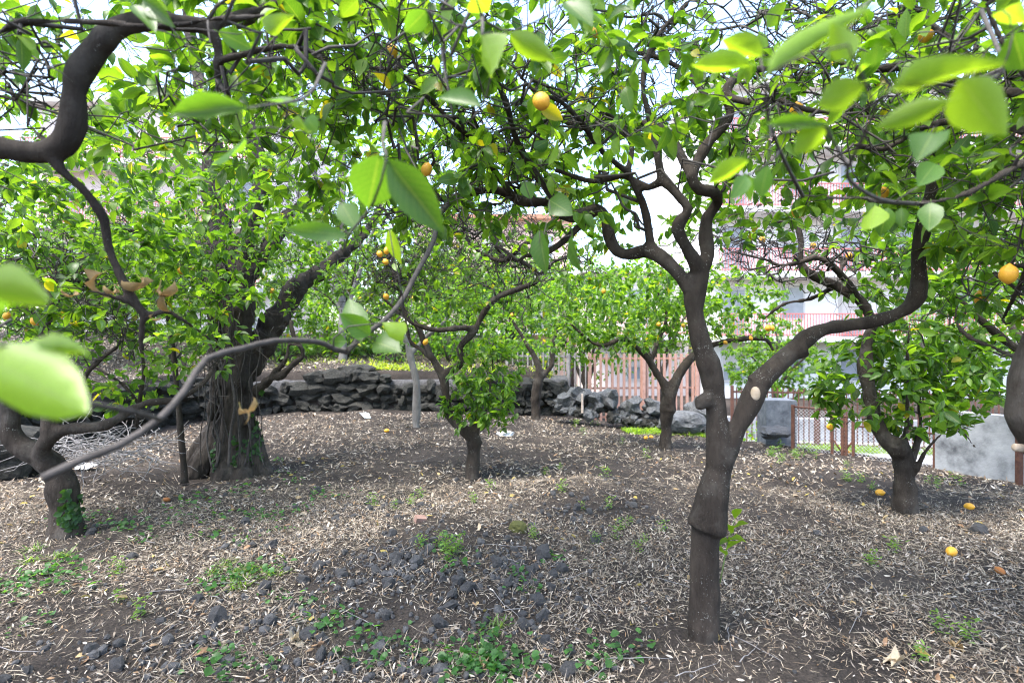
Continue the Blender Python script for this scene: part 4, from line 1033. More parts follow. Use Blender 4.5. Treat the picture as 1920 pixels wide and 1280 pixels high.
main_near = [(902, 67, 944, 146, 76, 1.05, 'b'), (955, 62, 1037, 112, 44, 1.05, 'b'), (902, 200, 822, 176, 40, 1.15, 'd'), (712, 290, 690, 388, 96, .95, 'd'), (728, 300, 828, 432, 74, .95, 'd'), (650, 442, 538, 428, 36, 1.1, 'd'), (1012, 432, 1022, 512, 36, 1.6, 'd'), (1073, 440, 1087, 512, 15, 1.6, 'd'),
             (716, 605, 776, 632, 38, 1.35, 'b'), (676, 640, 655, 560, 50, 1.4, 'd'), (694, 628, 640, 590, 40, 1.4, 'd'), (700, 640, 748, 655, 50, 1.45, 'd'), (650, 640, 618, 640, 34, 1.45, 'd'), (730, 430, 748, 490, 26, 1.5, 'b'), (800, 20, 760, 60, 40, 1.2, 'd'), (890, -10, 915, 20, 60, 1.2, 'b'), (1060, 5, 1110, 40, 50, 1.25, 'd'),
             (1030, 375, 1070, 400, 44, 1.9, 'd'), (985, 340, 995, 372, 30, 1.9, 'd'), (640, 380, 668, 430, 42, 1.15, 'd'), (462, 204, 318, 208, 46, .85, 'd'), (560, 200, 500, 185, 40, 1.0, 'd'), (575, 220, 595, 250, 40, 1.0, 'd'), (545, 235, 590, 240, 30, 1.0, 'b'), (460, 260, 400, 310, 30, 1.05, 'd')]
lim_main = lambda px, py, d: (d < .3) or (py < 440 + max(0, d - 3) * 35 and not (abs(px - 1235) < 48 and 290 < py < 410)) or px > 1990 or px < -80
main_limbs[0][6:, 3] *= .88
for l_ in main_limbs[1:]: l_[:, 3] *= .86
main = make_tree('lemon_tree', 'old lemon tree with bulging graft collar on its trunk and a long arching side limb', 'lemon tree', main_limbs,
    [((.75, 3.0, 2.85), (2.6, 1.7, .92)), ((-.6, 2.8, 2.75), (1.3, 1.2, .7), .8)], 220, 1550, lemons=[(1015, 190, 1.85), (800, 318, 2.5), (734, 97, 2.3), (1497, 396, 2.5), (1494, 207, 2.4), (1655, 362, 2.5), (1736, 66, 2.2), (1120, 60, 2.6)],
    near_leaves=main_near, sprays=[drooping, [(902, 20, 9, 1.35), (905, 45, 7, 1.15), (904, 66, 5, 1.05)], [(722, 230, 9, 1.3), (718, 270, 6, 1.05), (724, 300, 5, .95), (700, 380, 5, 1.0), (655, 440, 5, 1.1), (645, 470, 4, 1.15)],
        [(610, 120, 8, 1.3), (575, 180, 6, 1.05), (465, 203, 5, .85)]],
    dry=[(450, 762, 462, 808, 1.3), (455, 768, 482, 776, 1.3)], n_obj=300, seed=21, limit=lim_main, n_bare=420, voxel=.009, amp=.004, extra=graft_collar,
    stubs=[(1417, 738, 2.635, .022, (-.25, -1, .1))], leaves_per=6.5)

# --- the neighbour whose curved trunk stands just beyond the frame (right) with the bright young leaves
right_limbs = [
    np.array([[2.40, 2.02, -.15, .095], [2.36, 2.02, .25, .085], [2.27, 2.0, .62, .082], *limb_px([(2010, 920, 72, 2.0), (1962, 850, 70, 2.0), (1932, 775, 68, 2.0), (1930, 710, 62, 2.0), (1948, 640, 54, 2.0), (1985, 560, 46, 2.0), (2005, 470, 38, 1.95), (1990, 370, 30, 1.85), (1985, 290, 26, 1.75), (2000, 180, 22, 1.7), (1980, 60, 18, 1.7)])]),
    limb_px([(1985, 300, 24, 1.75), (1940, 300, 18, 1.68), (1900, 315, 15, 1.62), (1842, 349, 14, 1.58), (1786, 372, 13, 1.55), (1711, 383, 13, 1.52), (1640, 376, 11, 1.5), (1591, 372, 11, 1.5), (1505, 368, 10, 1.52), (1430, 384, 9, 1.56), (1336, 418, 7, 1.62)]),
    limb_px([(1940, 660, 30, 2.0), (1900, 668, 12, 2.1), (1861, 650, 10, 2.2), (1820, 634, 9, 2.3), (1790, 600, 7, 2.35), (1800, 560, 6, 2.4)]),
    limb_px([(2000, 470, 26, 1.95), (1960, 440, 16, 2.1), (1900, 560, 9, 2.3), (1880, 600, 7, 2.4)]),
    limb_px([(1985, 190, 24, 1.75), (1920, 175, 24, 1.9), (1850, 172, 22, 2.05), (1770, 150, 20, 2.15), (1690, 128, 17, 2.2), (1610, 130, 14, 2.25), (1540, 100, 11, 2.3), (1480, 92, 8, 2.3)]),
    limb_px([(1990, 270, 22, 1.8), (1900, 240, 18, 2.0), (1800, 225, 16, 2.1), (1730, 240, 14, 2.15), (1660, 280, 12, 2.2), (1600, 270, 9, 2.2)]),
    limb_px([(1850, 172, 15, 2.05), (1800, 90, 12, 2.1), (1740, 40, 10, 2.15), (1690, -20, 8, 2.2)]),
    limb_px([(1992, 200, 20, 1.7), (1930, 150, 15, 1.6), (1880, 80, 12, 1.6), (1850, 10, 10, 1.6)]),
]
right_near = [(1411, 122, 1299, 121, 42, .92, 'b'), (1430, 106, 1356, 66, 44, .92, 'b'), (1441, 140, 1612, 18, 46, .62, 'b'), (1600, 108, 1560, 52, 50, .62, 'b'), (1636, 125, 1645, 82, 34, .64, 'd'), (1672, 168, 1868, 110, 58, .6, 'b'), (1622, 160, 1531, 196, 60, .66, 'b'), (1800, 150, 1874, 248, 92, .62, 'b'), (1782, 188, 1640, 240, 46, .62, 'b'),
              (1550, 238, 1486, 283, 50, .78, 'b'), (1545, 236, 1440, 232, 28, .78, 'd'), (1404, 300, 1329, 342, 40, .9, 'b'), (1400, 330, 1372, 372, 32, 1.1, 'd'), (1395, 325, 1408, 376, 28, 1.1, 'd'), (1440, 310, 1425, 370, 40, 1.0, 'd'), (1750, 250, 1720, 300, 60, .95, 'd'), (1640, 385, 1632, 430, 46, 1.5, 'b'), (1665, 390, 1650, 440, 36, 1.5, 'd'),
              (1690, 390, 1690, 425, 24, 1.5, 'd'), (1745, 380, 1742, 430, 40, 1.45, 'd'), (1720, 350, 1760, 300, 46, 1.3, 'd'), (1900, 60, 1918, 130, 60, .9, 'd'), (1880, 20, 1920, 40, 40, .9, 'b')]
rsp = [[(1720, 382, 9, 1.52), (1655, 375, 8, 1.25), (1600, 345, 8, 1.0), (1590, 315, 7, .88), (1617, 262, 7, .78), (1640, 210, 6, .7), (1672, 168, 5, .62), (1700, 150, 4, .6), (1782, 175, 4, .61)], [(1590, 315, 6, .88), (1560, 260, 5, .82), (1548, 238, 5, .78)], [(1640, 210, 6, .7), (1625, 160, 5, .66), (1600, 112, 4, .62)],
       [(1505, 368, 8, 1.5), (1470, 300, 7, 1.15), (1440, 220, 6, 1.0), (1436, 160, 5, .92), (1425, 108, 4, .92)], [(1840, 20, 8, 1.5), (1880, 120, 7, 1.1), (1840, 150, 6, .8), (1802, 150, 5, .63)]]
lim_right = lambda px, py, d: (d < .3) or px > 1925 or py < 400 + max(0, px - 1700) * 1.2
make_tree('lemon_tree', 'lemon tree with thick curved bare trunk and bright young leaves spreading over the lane side', 'lemon tree', right_limbs,
    [((2.5, 2.0, 2.5), (1.6, 1.3, .75)), ((2.3, 2.6, 2.0), (.7, .7, .6), .7)], 110, 800, lemons=[(1891, 514, 2.0), (1840, 560, 2.6)], near_leaves=right_near, sprays=rsp, n_obj=300, seed=33, limit=lim_right, young=.55, n_bare=200, voxel=.012, amp=.004,
    stubs=[(1902, 838, 1.98, .009, (-1, -.3, .1))])

# --- limb of the tree beyond the frame (left)
left_limbs = [
    np.array([[-2.55, 1.75, -.15, .10], [-2.5, 1.75, .4, .09], [-2.38, 1.72, .9, .082], [-2.1, 1.68, 1.55, .07], *limb_px([(-160, 320, 54, 1.62), (-60, 272, 46, 1.6), (0, 277, 43, 1.6), (45, 285, 41, 1.6), (97, 284, 43, 1.6), (128, 258, 44, 1.6), (139, 212, 43, 1.6), (140, 172, 42, 1.6), (151, 135, 44, 1.6), (180, 94, 45, 1.6), (212, 58, 43, 1.6), (258, 42, 36, 1.62), (320, 41, 30, 1.66), (388, 48, 27, 1.7), (450, 30, 22, 1.75), (530, 5, 18, 1.8), (600, -40, 14, 1.85)])]),
    limb_px([(97, 284, 30, 1.6), (112, 316, 21, 1.6), (150, 349, 20, 1.62), (176, 380, 19, 1.64), (196, 414, 18, 1.66), (203, 460, 18, 1.68), (226, 518, 18, 1.7), (258, 574, 18, 1.72), (280, 592, 16, 1.74), (310, 582, 10, 1.76), (350, 605, 8, 1.8), (400, 640, 6, 1.9)]),
    limb_px([(270, 585, 14, 1.73), (267, 606, 13, 1.73), (264, 640, 11, 1.74), (268, 660, 6, 1.75)]),
    limb_px([(388, 48, 24, 1.7), (408, 84, 20, 1.72), (410, 120, 18, 1.74), (408, 148, 14, 1.76)]),
    limb_px([(400, 120, 12, 1.74), (442, 106, 15, 1.7), (525, 87, 14, 1.66), (585, 97, 12, 1.62), (610, 122, 10, 1.6), (640, 190, 8, 1.6)]),
    limb_px([(0, 60, 10, 1.5), (40, 42, 14, 1.5), (150, 40, 14, 1.5), (300, 50, 13, 1.5), (390, 38, 12, 1.48), (500, 30, 10, 1.45)]),
    limb_px([(-2, 130, 8, 1.7), (60, 240, 9, 1.65), (100, 280, 10, 1.6)]),
    limb_px([(258, 574, 12, 1.72), (200, 552, 9, 1.66), (130, 540, 8, 1.6), (60, 545, 6, 1.55), (20, 600, 5, 1.5)]),
]
left_near = [(-60, 520, 108, 560, 78, .5, 'b'), (-70, 650, 165, 770, 130, .5, 'b'), (30, 655, 196, 650, 42, .52, 'b'), (-30, 560, 15, 580, 60, .55, 'd'), (250, 10, 290, 57, 36, 1.2, 'd'), (270, 0, 325, 50, 34, 1.2, 'd'), (410, 60, 470, 90, 40, 1.3, 'd'), (500, 60, 540, 30, 34, 1.3, 'b')]
lsp = [[(20, 600, 6, 1.5), (-60, 640, 7, 1.1), (-140, 600, 8, .75), (-70, 520, 8, .52)], [(-140, 600, 8, .75), (-90, 655, 8, .55), (-70, 652, 7, .5)], [(-90, 655, 9, .55), (20, 742, 12, .62), (140, 752, 12, .68), (250, 772, 11, .75), (300, 786, 8, .92)]]
lim_left = lambda px, py, d: (d < .3) or px < -20 or py < 330 - max(0, px) * .12 or (px < 330 and py < 520 and (int(px * 7 + py * 3) % 5 == 0))
make_tree('lemon_tree', 'lemon tree with smooth thick elbowed limb and hanging curled brown leaves', 'lemon tree', left_limbs,
    [((-2.3, 2.0, 2.75), (1.9, 1.3, .8)), ((-1.2, 2.4, 2.7), (1.2, 1.0, .6), 1.2)], 45, 430, near_leaves=left_near, sprays=lsp, n_obj=300, seed=45, limit=lim_left, n_bare=130, voxel=.01, amp=.003,
    dry=[(262, 520, 300, 560, 1.7), (300, 535, 290, 590, 1.7), (285, 590, 270, 608, 1.7), (190, 512, 140, 540, 1.65), (140, 545, 150, 575, 1.65), (215, 540, 222, 570, 1.65), (300, 540, 280, 570, 1.7), (306, 550, 300, 600, 1.7)])

# --- left mid tree with low forked trunk
t7 = [
    sup([(126, 1030, 58, 4.17), (125, 998, 54, 4.17), (121, 950, 50, 4.17), (114, 900, 48, 4.17), (98, 872, 46, 4.17), (64, 850, 38, 4.15), (32, 830, 36, 4.12), (17, 806, 33, 4.1), (20, 780, 28, 4.1), (8, 745, 24, 4.1), (-20, 700, 20, 4.1), (-30, 640, 16, 4.15), (0, 580, 13, 4.2)]),
    sup([(112, 890, 36, 4.17), (80, 850, 32, 4.1), (92, 820, 28, 4.05), (94, 786, 26, 4.05), (84, 750, 22, 4.1), (100, 700, 18, 4.2), (80, 640, 15, 4.3), (95, 570, 12, 4.4), (60, 500, 10, 4.5)]),
    sup([(90, 825, 26, 4.06), (115, 806, 24, 4.05), (150, 802, 22, 4.05), (200, 797, 20, 4.1), (232, 776, 16, 4.2), (275, 755, 14, 4.3), (330, 748, 12, 4.4), (380, 720, 9, 4.5), (400, 690, 7, 4.6)]),
    sup([(94, 780, 18, 4.05), (140, 740, 13, 4.0), (170, 690, 10, 4.0), (220, 650, 8, 4.1)]),
]
lim7 = lambda px, py, d: py < 760 and not (120 < px < 400 and py > 690)
TREE_LOW = make_tree('lemon_tree', 'low forked lemon tree with ivy on its leaning trunk near the dead brush', 'lemon tree', t7, [((-3.4, 4.4, 2.5), (1.7, 1.2, 1.0)), ((-3.2, 4.2, 1.65), (1.3, .8, .6), .9)], 90, 900, lemons=[(13, 592, 4.0), (66, 603, 4.1), (340, 507, 4.6)], n_obj=300, young=.25, seed=57, limit=lim7, n_bare=220, voxel=.014, amp=.008)

# --- centre tree
t2 = [
    sup([(885, 925, 30, 5.8), (885, 900, 28, 5.8), (887, 860, 26, 5.8), (888, 822, 27, 5.8), (866, 803, 20, 5.8), (842, 778, 17, 5.8), (836, 740, 17, 5.8), (831, 706, 18, 5.8), (815, 680, 14, 5.8), (797, 645, 12, 5.8), (783, 612, 11, 5.8), (757, 583, 10, 5.85), (750, 545, 9, 5.9), (735, 500, 8, 6.0), (742, 440, 7, 6.1), (720, 390, 5, 6.1)]),
    sup([(831, 704, 16, 5.8), (866, 678, 14, 5.75), (862, 652, 13, 5.7), (889, 621, 13, 5.7), (906, 588, 12, 5.7), (930, 559, 12, 5.65), (974, 541, 11, 5.6), (1008, 526, 10, 5.6), (1002, 506, 9, 5.6), (966, 486, 9, 5.6), (937, 489, 9, 5.6), (905, 476, 8, 5.6), (880, 455, 7, 5.6), (868, 420, 6, 5.6), (875, 370, 5, 5.6)]),
    sup([(889, 615, 12, 5.7), (855, 615, 11, 5.6), (820, 619, 11, 5.6), (790, 612, 9, 5.6), (765, 600, 7, 5.6), (720, 560, 6, 5.6)]),
    sup([(945, 489, 9, 5.6), (1000, 445, 10, 5.5), (1035, 415, 8, 5.4), (1080, 370, 6, 5.3)]),
    sup([(1006, 524, 8, 5.6), (1040, 490, 7, 5.6), (1090, 480, 5, 5.6)]),
    sup([(950, 490, 9, 5.6), (925, 455, 7, 5.7), (900, 420, 6, 5.8), (860, 395, 6, 5.8), (840, 350, 5, 5.8)]),
    sup([(813, 676, 10, 5.8), (790, 655, 9, 5.9), (770, 640, 8, 6.0), (760, 600, 6, 6.1)]),
    sup([(888, 822, 14, 5.8), (905, 780, 6, 5.75), (920, 720, 5, 5.7), (925, 640, 4, 5.7)]),
    sup([(889, 825, 12, 5.8), (890, 780, 6, 5.8), (880, 720, 4, 5.8)]),
]
lim2 = lambda px, py, d: (py < 640 and not (850 < px < 1010 and 560 < py < 640 and d < 5.6)) or (825 < px < 985 and py < 815)
make_tree('lemon_tree', 'twisted lemon tree with slim trunk and green shoots at its fork beside the white bag', 'lemon tree', t2, [((-.55, 6.0, 2.55), (1.9, 1.3, .9)), ((-.32, 5.75, 1.0), (.5, .4, .58), 6)], 110, 850, lemons=[(725, 470, 5.0), (712, 476, 5.0), (723, 491, 5.0), (724, 556, 5.4), (798, 641, 5.5)], n_obj=300, young=.3, seed=61, limit=lim2, leaf_limit=lambda px, py, d: .35 if (820 < px < 1060 and 380 < py < 560) else 1.0, bare_env=[((-.2, 5.7, 2.45), (.9, .6, .5)), ((-1.3, 5.9, 2.3), (.7, .6, .5))], n_bare=320, voxel=.016, amp=.006)

# --- right mid tree with dense drooping glossy foliage
def burl(mb):
    k = P(1684, 838, 4.7); mb.tube([k + [.06, 0, -.05], k, k + [-.05, -.03, .05]], [.07, .09, .06], 12)
t3 = [
    sup([(1697, 985, 44, 4.76), (1697, 952, 42, 4.76), (1696, 900, 38, 4.76), (1694, 860, 38, 4.76), (1680, 838, 36, 4.76), (1657, 820, 28, 4.76), (1642, 790, 25, 4.76), (1633, 752, 24, 4.76), (1626, 714, 26, 4.76), (1622, 681, 24, 4.78), (1627, 640, 20, 4.8), (1635, 605, 19, 4.85), (1616, 566, 18, 4.9), (1590, 548, 18, 4.95), (1567, 536, 17, 5.0), (1530, 520, 16, 5.0), (1507, 504, 15, 5.0), (1500, 484, 13, 5.0), (1501, 450, 11, 5.0), (1490, 420, 9, 5.0), (1450, 415, 7, 5.0)]),
    sup([(1616, 570, 15, 4.9), (1592, 532, 13, 4.85), (1572, 510, 13, 4.8), (1550, 490, 12, 4.8), (1526, 482, 11, 4.8), (1500, 492, 9, 4.8), (1460, 497, 7, 4.85), (1440, 488, 6, 4.9), (1400, 478, 5, 4.9)]),
    sup([(1575, 512, 10, 4.85), (1585, 488, 9, 4.9), (1612, 476, 9, 5.0), (1640, 488, 7, 5.1), (1650, 470, 6, 5.1), (1690, 455, 5, 5.2)]),
    sup([(1690, 850, 20, 4.72), (1700, 800, 8, 4.7), (1701, 730, 6, 4.7), (1702, 660, 5, 4.7), (1706, 600, 4, 4.7)]),
    sup([(1712, 860, 14, 4.76), (1726, 800, 9, 4.85), (1724, 740, 8, 4.9), (1735, 670, 7, 5.0), (1760, 600, 6, 5.1)]),
    sup([(1714, 890, 10, 4.7), (1740, 840, 6, 4.6), (1790, 800, 5, 4.5), (1830, 840, 4, 4.4)]),
    sup([(1567, 536, 12, 5.0), (1520, 560, 8, 5.1), (1470, 570, 6, 5.1), (1430, 600, 4, 5.1)]),
]
lim3 = lambda px, py, d: (py < 560 and px < 1610) or (px > 1590 and py < 700) or (px > 1525 and 640 < py < 800 + max(0, px - 1560) * .33 and not (px < 1665 and py > 805))
make_tree('lemon_tree', 'lemon tree with dense glossy drooping foliage and burl on its trunk by the mesh fence', 'lemon tree', t3, [((3.7, 5.0, 2.3), (1.3, .9, .75)), ((3.45, 4.75, 1.15), (.85, .6, .55), 3.2)], 80, 800, lemons=[(1429, 450, 5.0), (1592, 480, 4.9), (1556, 800, 4.7), (1440, 615, 5.0), (1525, 460, 5.2)], n_obj=300, young=.2, seed=73, limit=lim3, leaf_limit=lambda px, py, d: .2 if (px < 1610 and py < 580) else (.25 if (1596 < px < 1690 and py > 640 and d < 4.85) else 1.0), bare_env=[((2.65, 5.0, 2.25), (1.0, .7, .5))], n_bare=110, voxel=.014, amp=.008, leaf_len=(.075, .125), extra=burl, droop=.6)

# --- round tree before the railing
def knot4(mb):
    k = P(1252, 768, 7.6); mb.tube([k + [0, 0, -.07], k + [0, 0, 0], k + [.01, 0, .09]], [.08, .125, .1], 12)
t4 = [
    sup([(1248, 860, 27, 7.6), (1248, 835, 25, 7.6), (1249, 800, 22, 7.6), (1251, 765, 28, 7.6), (1256, 742, 26, 7.6), (1270, 708, 20, 7.6), (1288, 680, 18, 7.6), (1304, 666, 15, 7.6), (1340, 645, 12, 7.55), (1379, 637, 11, 7.5), (1414, 633, 10, 7.5), (1438, 638, 8, 7.5), (1450, 658, 6, 7.5)]),
    sup([(1254, 745, 20, 7.6), (1246, 720, 17, 7.6), (1232, 701, 15, 7.6), (1219, 679, 13, 7.6), (1205, 662, 12, 7.6), (1180, 640, 10, 7.55), (1160, 636, 9, 7.5), (1136, 647, 9, 7.5), (1111, 643, 8, 7.5), (1086, 621, 7, 7.5), (1060, 600, 5, 7.5)]),
    sup([(1219, 679, 10, 7.6), (1235, 640, 8, 7.8), (1250, 590, 7, 8.0), (1230, 540, 5, 8.0)]),
    sup([(1300, 668, 10, 7.6), (1320, 620, 8, 7.8), (1310, 560, 6, 7.9), (1350, 520, 4, 7.9)]),
]
make_tree('lemon_tree', 'rounded leafy lemon tree with swollen knotted trunk in front of the brown railing', 'lemon tree', t4, [((2.15, 7.8, 2.05), (1.85, 1.3, .72)), ((1.2, 7.6, 1.5), (.7, .6, .4), 1.0)], 80, 900, lemons=[(1235, 608, 7.2), (1281, 610, 7.2), (1360, 642, 7.4), (1408, 634, 7.4), (1132, 546, 7.2), (1448, 615, 7.3)], n_obj=300, seed=83, detail='mid', voxel=.02, amp=.01, extra=knot4, limit=lambda px, py, d: py < 690, young=.45, leaves_per=8)
t5 = [
    sup([(780, 825, 17, 9.2), (780, 803, 16, 9.2), (781, 750, 15, 9.2), (780, 712, 15, 9.2), (772, 680, 13, 9.2), (765, 650, 12, 9.2), (752, 620, 11, 9.2), (735, 585, 8, 9.2), (740, 540, 6, 9.2)]),
    sup([(770, 665, 10, 9.2), (800, 630, 9, 9.3), (835, 600, 7, 9.4), (850, 550, 5, 9.5)]), sup([(752, 620, 8, 9.2), (715, 600, 7, 9.1), (670, 570, 5, 9.0), (640, 530, 4, 9.0)])]
make_tree('lemon_tree', 'lemon tree with straight pale grey trunk in front of the dry stone wall', 'lemon tree', t5, [((-1.8, 9.2, 2.3), (1.9, 1.5, .95))], 40, 520, lemons=[(676, 560, 9), (775, 560, 9), (735, 530, 9)], n_obj=0, seed=91, detail='mid', voxel=.025, amp=.008, bark=BARK_GREY, leaves_per=7)
t6 = [
    sup([(1005, 800, 22, 10.8), (1005, 778, 20, 10.8), (1004, 750, 19, 10.8), (1008, 720, 20, 10.8), (1012, 700, 16, 10.8), (1005, 675, 12, 10.8), (985, 640, 9, 10.8), (960, 600, 6, 10.8)]),
    sup([(1010, 712, 14, 10.8), (1034, 685, 11, 10.8), (1036, 650, 9, 10.8), (1050, 600, 7, 10.8)])]
make_tree('lemon_tree', 'dark trunked lemon tree at the end of the stone wall near the railing', 'lemon tree', t6, [((.7, 10.9, 2.2), (1.9, 1.5, .85))], 36, 460, lemons=[(960, 590, 10.5), (1080, 560, 10.5)], n_obj=0, seed=97, detail='mid', voxel=.03, amp=.01, leaves_per=7, young=.5)

# --- old multi-stemmed tree with fluted trunk
def old_roots(mb):
    r = random.Random(4)
    b = np.array([-3.32, 6.3, 0])
    for k, (x0, y0, x1, y1, d0, w0, w1) in enumerate([(430, 790, 365, 925, 6.05, 60, 46), (430, 800, 415, 885, 5.9, 60, 42), (450, 800, 500, 862, 6.1, 60, 30), (445, 790, 455, 880, 5.95, 60, 40), (420, 790, 350, 880, 6.4, 60, 30), (455, 780, 490, 850, 6.5, 60, 30)]):
        a_, c_ = P(x0, y0, 6.2), P(x1, y1, d0)
        c_[2] = float(hgt(c_[0], c_[1])) + .0
        m = (a_ + c_) / 2 + np.array([(c_[0] - a_[0]) * .12, (c_[1] - a_[1]) * .1, -.06])
        e_ = c_ + (c_ - a_) * np.array([.35, .35, 0]) + np.array([0, 0, -.14])
        l = catmull(np.array([[*a_, w0 * .0021], [*m, (w0 + w1) * .00125], [*c_, w1 * .0027], [*e_, w1 * .0016]]), .05)
        mb.tube(l[:, :3], l[:, 3], 12)
    for k in range(9):                                               # burrs and flutes
        yy = r.uniform(560, 800); xx = 432 + r.uniform(-40, 40)
        c_ = P(xx, yy, 6.0 + r.uniform(-.05, .1)); s = r.uniform(.04, .08)
        mb.tube([c_ + [0, 0, -s * 1.6], c_, c_ + [0, 0, s * 1.6]], [s * .6, s, s * .6], 10)
def old_strands():
    out = []
    r = random.Random(12)
    top = [(408, 400), (420, 430), (455, 440), (470, 440), (440, 470), (400, 470), (425, 500), (460, 500)]
    for k in range(8):
        a0 = k / 8 * 6.283 + r.uniform(-.3, .3); pts = []
        for i_, (py, R, w_) in enumerate([(905, 46, 27), (860, 37, 24), (800, 33, 23), (740, 31, 22), (680, 29, 21), (620, 28, 20), (560, 27, 19), (510, 27, 18)]):
            an = a0 + i_ * .16; c_ = 436 - (i_ ** 1.5) * .5
            pts.append((c_ + R * math.cos(an) + r.uniform(-3, 3), py, w_ * r.uniform(.85, 1.2), 6.2 + R * math.sin(an) * .0062))
        pts.append((top[k][0], top[k][1], 16, 6.2)); out.append(sup(pts))
    return out
to = [
    sup([(432, 900, 40, 6.2), (432, 850, 38, 6.2), (436, 790, 36, 6.2), (434, 720, 34, 6.2), (430, 660, 34, 6.2), (425, 600, 42, 6.2), (418, 540, 38, 6.2), (408, 480, 38, 6.2), (412, 420, 38, 6.25), (395, 350, 34, 6.3), (402, 270, 30, 6.4), (380, 180, 26, 6.5), (360, 80, 20, 6.6), (345, -30, 16, 6.7)]),
    *old_strands(),
    sup([(440, 640, 56, 6.15), (455, 560, 44, 6.1), (458, 490, 38, 6.1), (470, 420, 34, 6.1), (490, 350, 28, 6.2), (480, 260, 24, 6.3), (500, 160, 20, 6.4), (520, 50, 15, 6.5)]),
    sup([(455, 700, 50, 6.3), (485, 660, 46, 6.4), (510, 610, 46, 6.5), (535, 575, 42, 6.6), (560, 535, 36, 6.7), (600, 510, 28, 6.9), (640, 478, 22, 7.1), (690, 430, 16, 7.3), (720, 380, 12, 7.4)]),
    sup([(500, 470, 26, 6.2), (525, 435, 28, 6.3), (540, 405, 24, 6.4), (570, 380, 16, 6.5), (610, 340, 12, 6.6)]),
    sup([(462, 520, 30, 6.1), (495, 480, 26, 6.15), (525, 430, 22, 6.2)]),
    sup([(404, 465, 26, 6.2), (370, 462, 22, 6.2), (330, 468, 16, 6.1), (280, 440, 12, 6.0), (230, 430, 9, 5.9)]),
    sup([(480, 735, 22, 6.1), (505, 712, 14, 5.9), (530, 702, 12, 5.8), (552, 680, 11, 5.8), (568, 668, 10, 5.8), (562, 648, 9, 5.8), (552, 630, 8, 5.8), (545, 600, 6, 5.85)]),
    sup([(505, 712, 12, 5.9), (522, 690, 10, 5.8), (538, 672, 8, 5.8), (542, 645, 7, 5.8), (560, 650, 6, 5.75)]),
]
r = random.Random(31); stems = []
for k in range(16):
    x0 = r.uniform(380, 505); x1 = 430 + (x0 - 440) * r.uniform(.6, 1.3) + r.uniform(-30, 30); d_ = r.uniform(5.75, 5.95); top_ = r.uniform(380, 620); w_ = r.uniform(1.5, 5)
    stems.append([(x0 + (x1 - x0) * f + r.uniform(-9, 9), 875 + (top_ - 875) * f, w_ * (1 - .5 * f), d_ + r.uniform(-.06, .06)) for f in np.linspace(0, 1, 9)])
lim_o = lambda px, py, d: py < 640 and not (px > 560 and py > 470)
TREE_OLD = make_tree('carob_tree', 'massive old tree with dark fluted multi-stem trunk and gnarled roots', 'tree', to, [((-3.2, 6.3, 3.3), (2.3, 1.7, 1.3)), ((-3.1, 5.5, 2.2), (1.2, .7, .55), 1.2)], 90, 850, n_obj=300, young=.2, seed=101, voxel=.015, amp=.02, zs=.22, bark=BARK_OLD, extra=old_roots, sprays=stems, n_bare=200, limit=lim_o, leaf_len=(.05, .085), lemons=[(345, 506, 5.8), (510, 545, 6.0)])
# thin sapling next to it
make_tree('sapling', 'thin straight sapling standing beside the fluted old trunk', 'sapling', [sup([(346, 905, 13, 5.7), (345, 880, 12, 5.7), (338, 800, 11, 5.7), (332, 730, 10, 5.7), (322, 640, 9, 5.7), (310, 560, 8, 5.6), (312, 480, 7, 5.5)])], [((-3.6, 5.5, 2.1), (.6, .5, .5))], 8, 90, n_obj=60, seed=103, detail='mid', remesh=False, leaf_len=(.05, .08))
# ivy-ish low leafy shoots between sapling and left tree
make_tree('lemon_shrub', 'leafy young lemon shrub growing between the dead brush and the old trunk', 'shrub', [sup([(255, 800, 8, 5.0), (262, 750, 7, 5.0), (270, 690, 6, 5.0), (262, 640, 5, 5.0)]), sup([(262, 760, 6, 5.0), (230, 720, 5, 5.0), (180, 690, 4, 5.0)])], [((-3.65, 5.0, 1.1), (.75, .4, .32))], 8, 70, n_obj=150, seed=107, detail='mid', remesh=False, leaf_len=(.08, .12), leaves_per=5, limit=lambda px, py, d: 640 < py < 770)

# --- trees past the frame edge and behind: crowns that close the view
def simple_tree(x, y, h, spread, seed, label, group=None, lean=0, name='lemon_tree', ntw=420, detail='far', young=.35, bark=None, twigm=None, zc=None, rz=None, **kw):
    r = np.random.default_rng(seed); z0 = float(hgt(x, y, False))
    tr = np.array([[x, y, z0 - .15, .11], [x + .03, y, z0 + .4, .095], [x + lean * .4, y, z0 + .9, .085], [x + lean, y + .1, z0 + h * .5, .06], [x + lean + .1, y, z0 + h * .75, .03], [x + lean, y, z0 + h * .95, .012]])
    ls = [tr]
    for k in range(4):
        an = k * 1.57 + r.uniform(-.5, .5); c_, s_ = math.cos(an), math.sin(an)
        ls.append(np.array([[x + lean * .4, y, z0 + .95 + .1 * k, .06], [x + lean * .6 + c_ * spread * .3, y + s_ * spread * .3, z0 + h * .5, .045], [x + lean + c_ * spread * .55, y + s_ * spread * .5, z0 + h * .62 + r.uniform(-.15, .15), .03], [x + lean + c_ * spread * .8, y + s_ * spread * .75, z0 + h * .7 + r.uniform(-.2, .3), .012]]))
    zc = zc or h * .62; rz = rz or h * .36
    return make_tree(name, label, 'lemon tree' if name == 'lemon_tree' else 'tree', ls, [((x + lean, y, z0 + zc), (spread, spread * .85, rz))], kw.pop('nbr', 36), ntw, detail=detail, n_obj=kw.pop('n_obj', 0), remesh=False, seed=seed, group=group, young=young, bark=bark, twigm=twigm, **kw)
simple_tree(5.35, 5.0, 2.9, 1.5, 201, 'lemon tree overhanging the stained concrete wall by the mesh fence', ntw=460, detail='mid', n_obj=150, lemons=[(1800, 470, 4.6)], limit=lambda px, py, d: py < 690 or px > 1930)
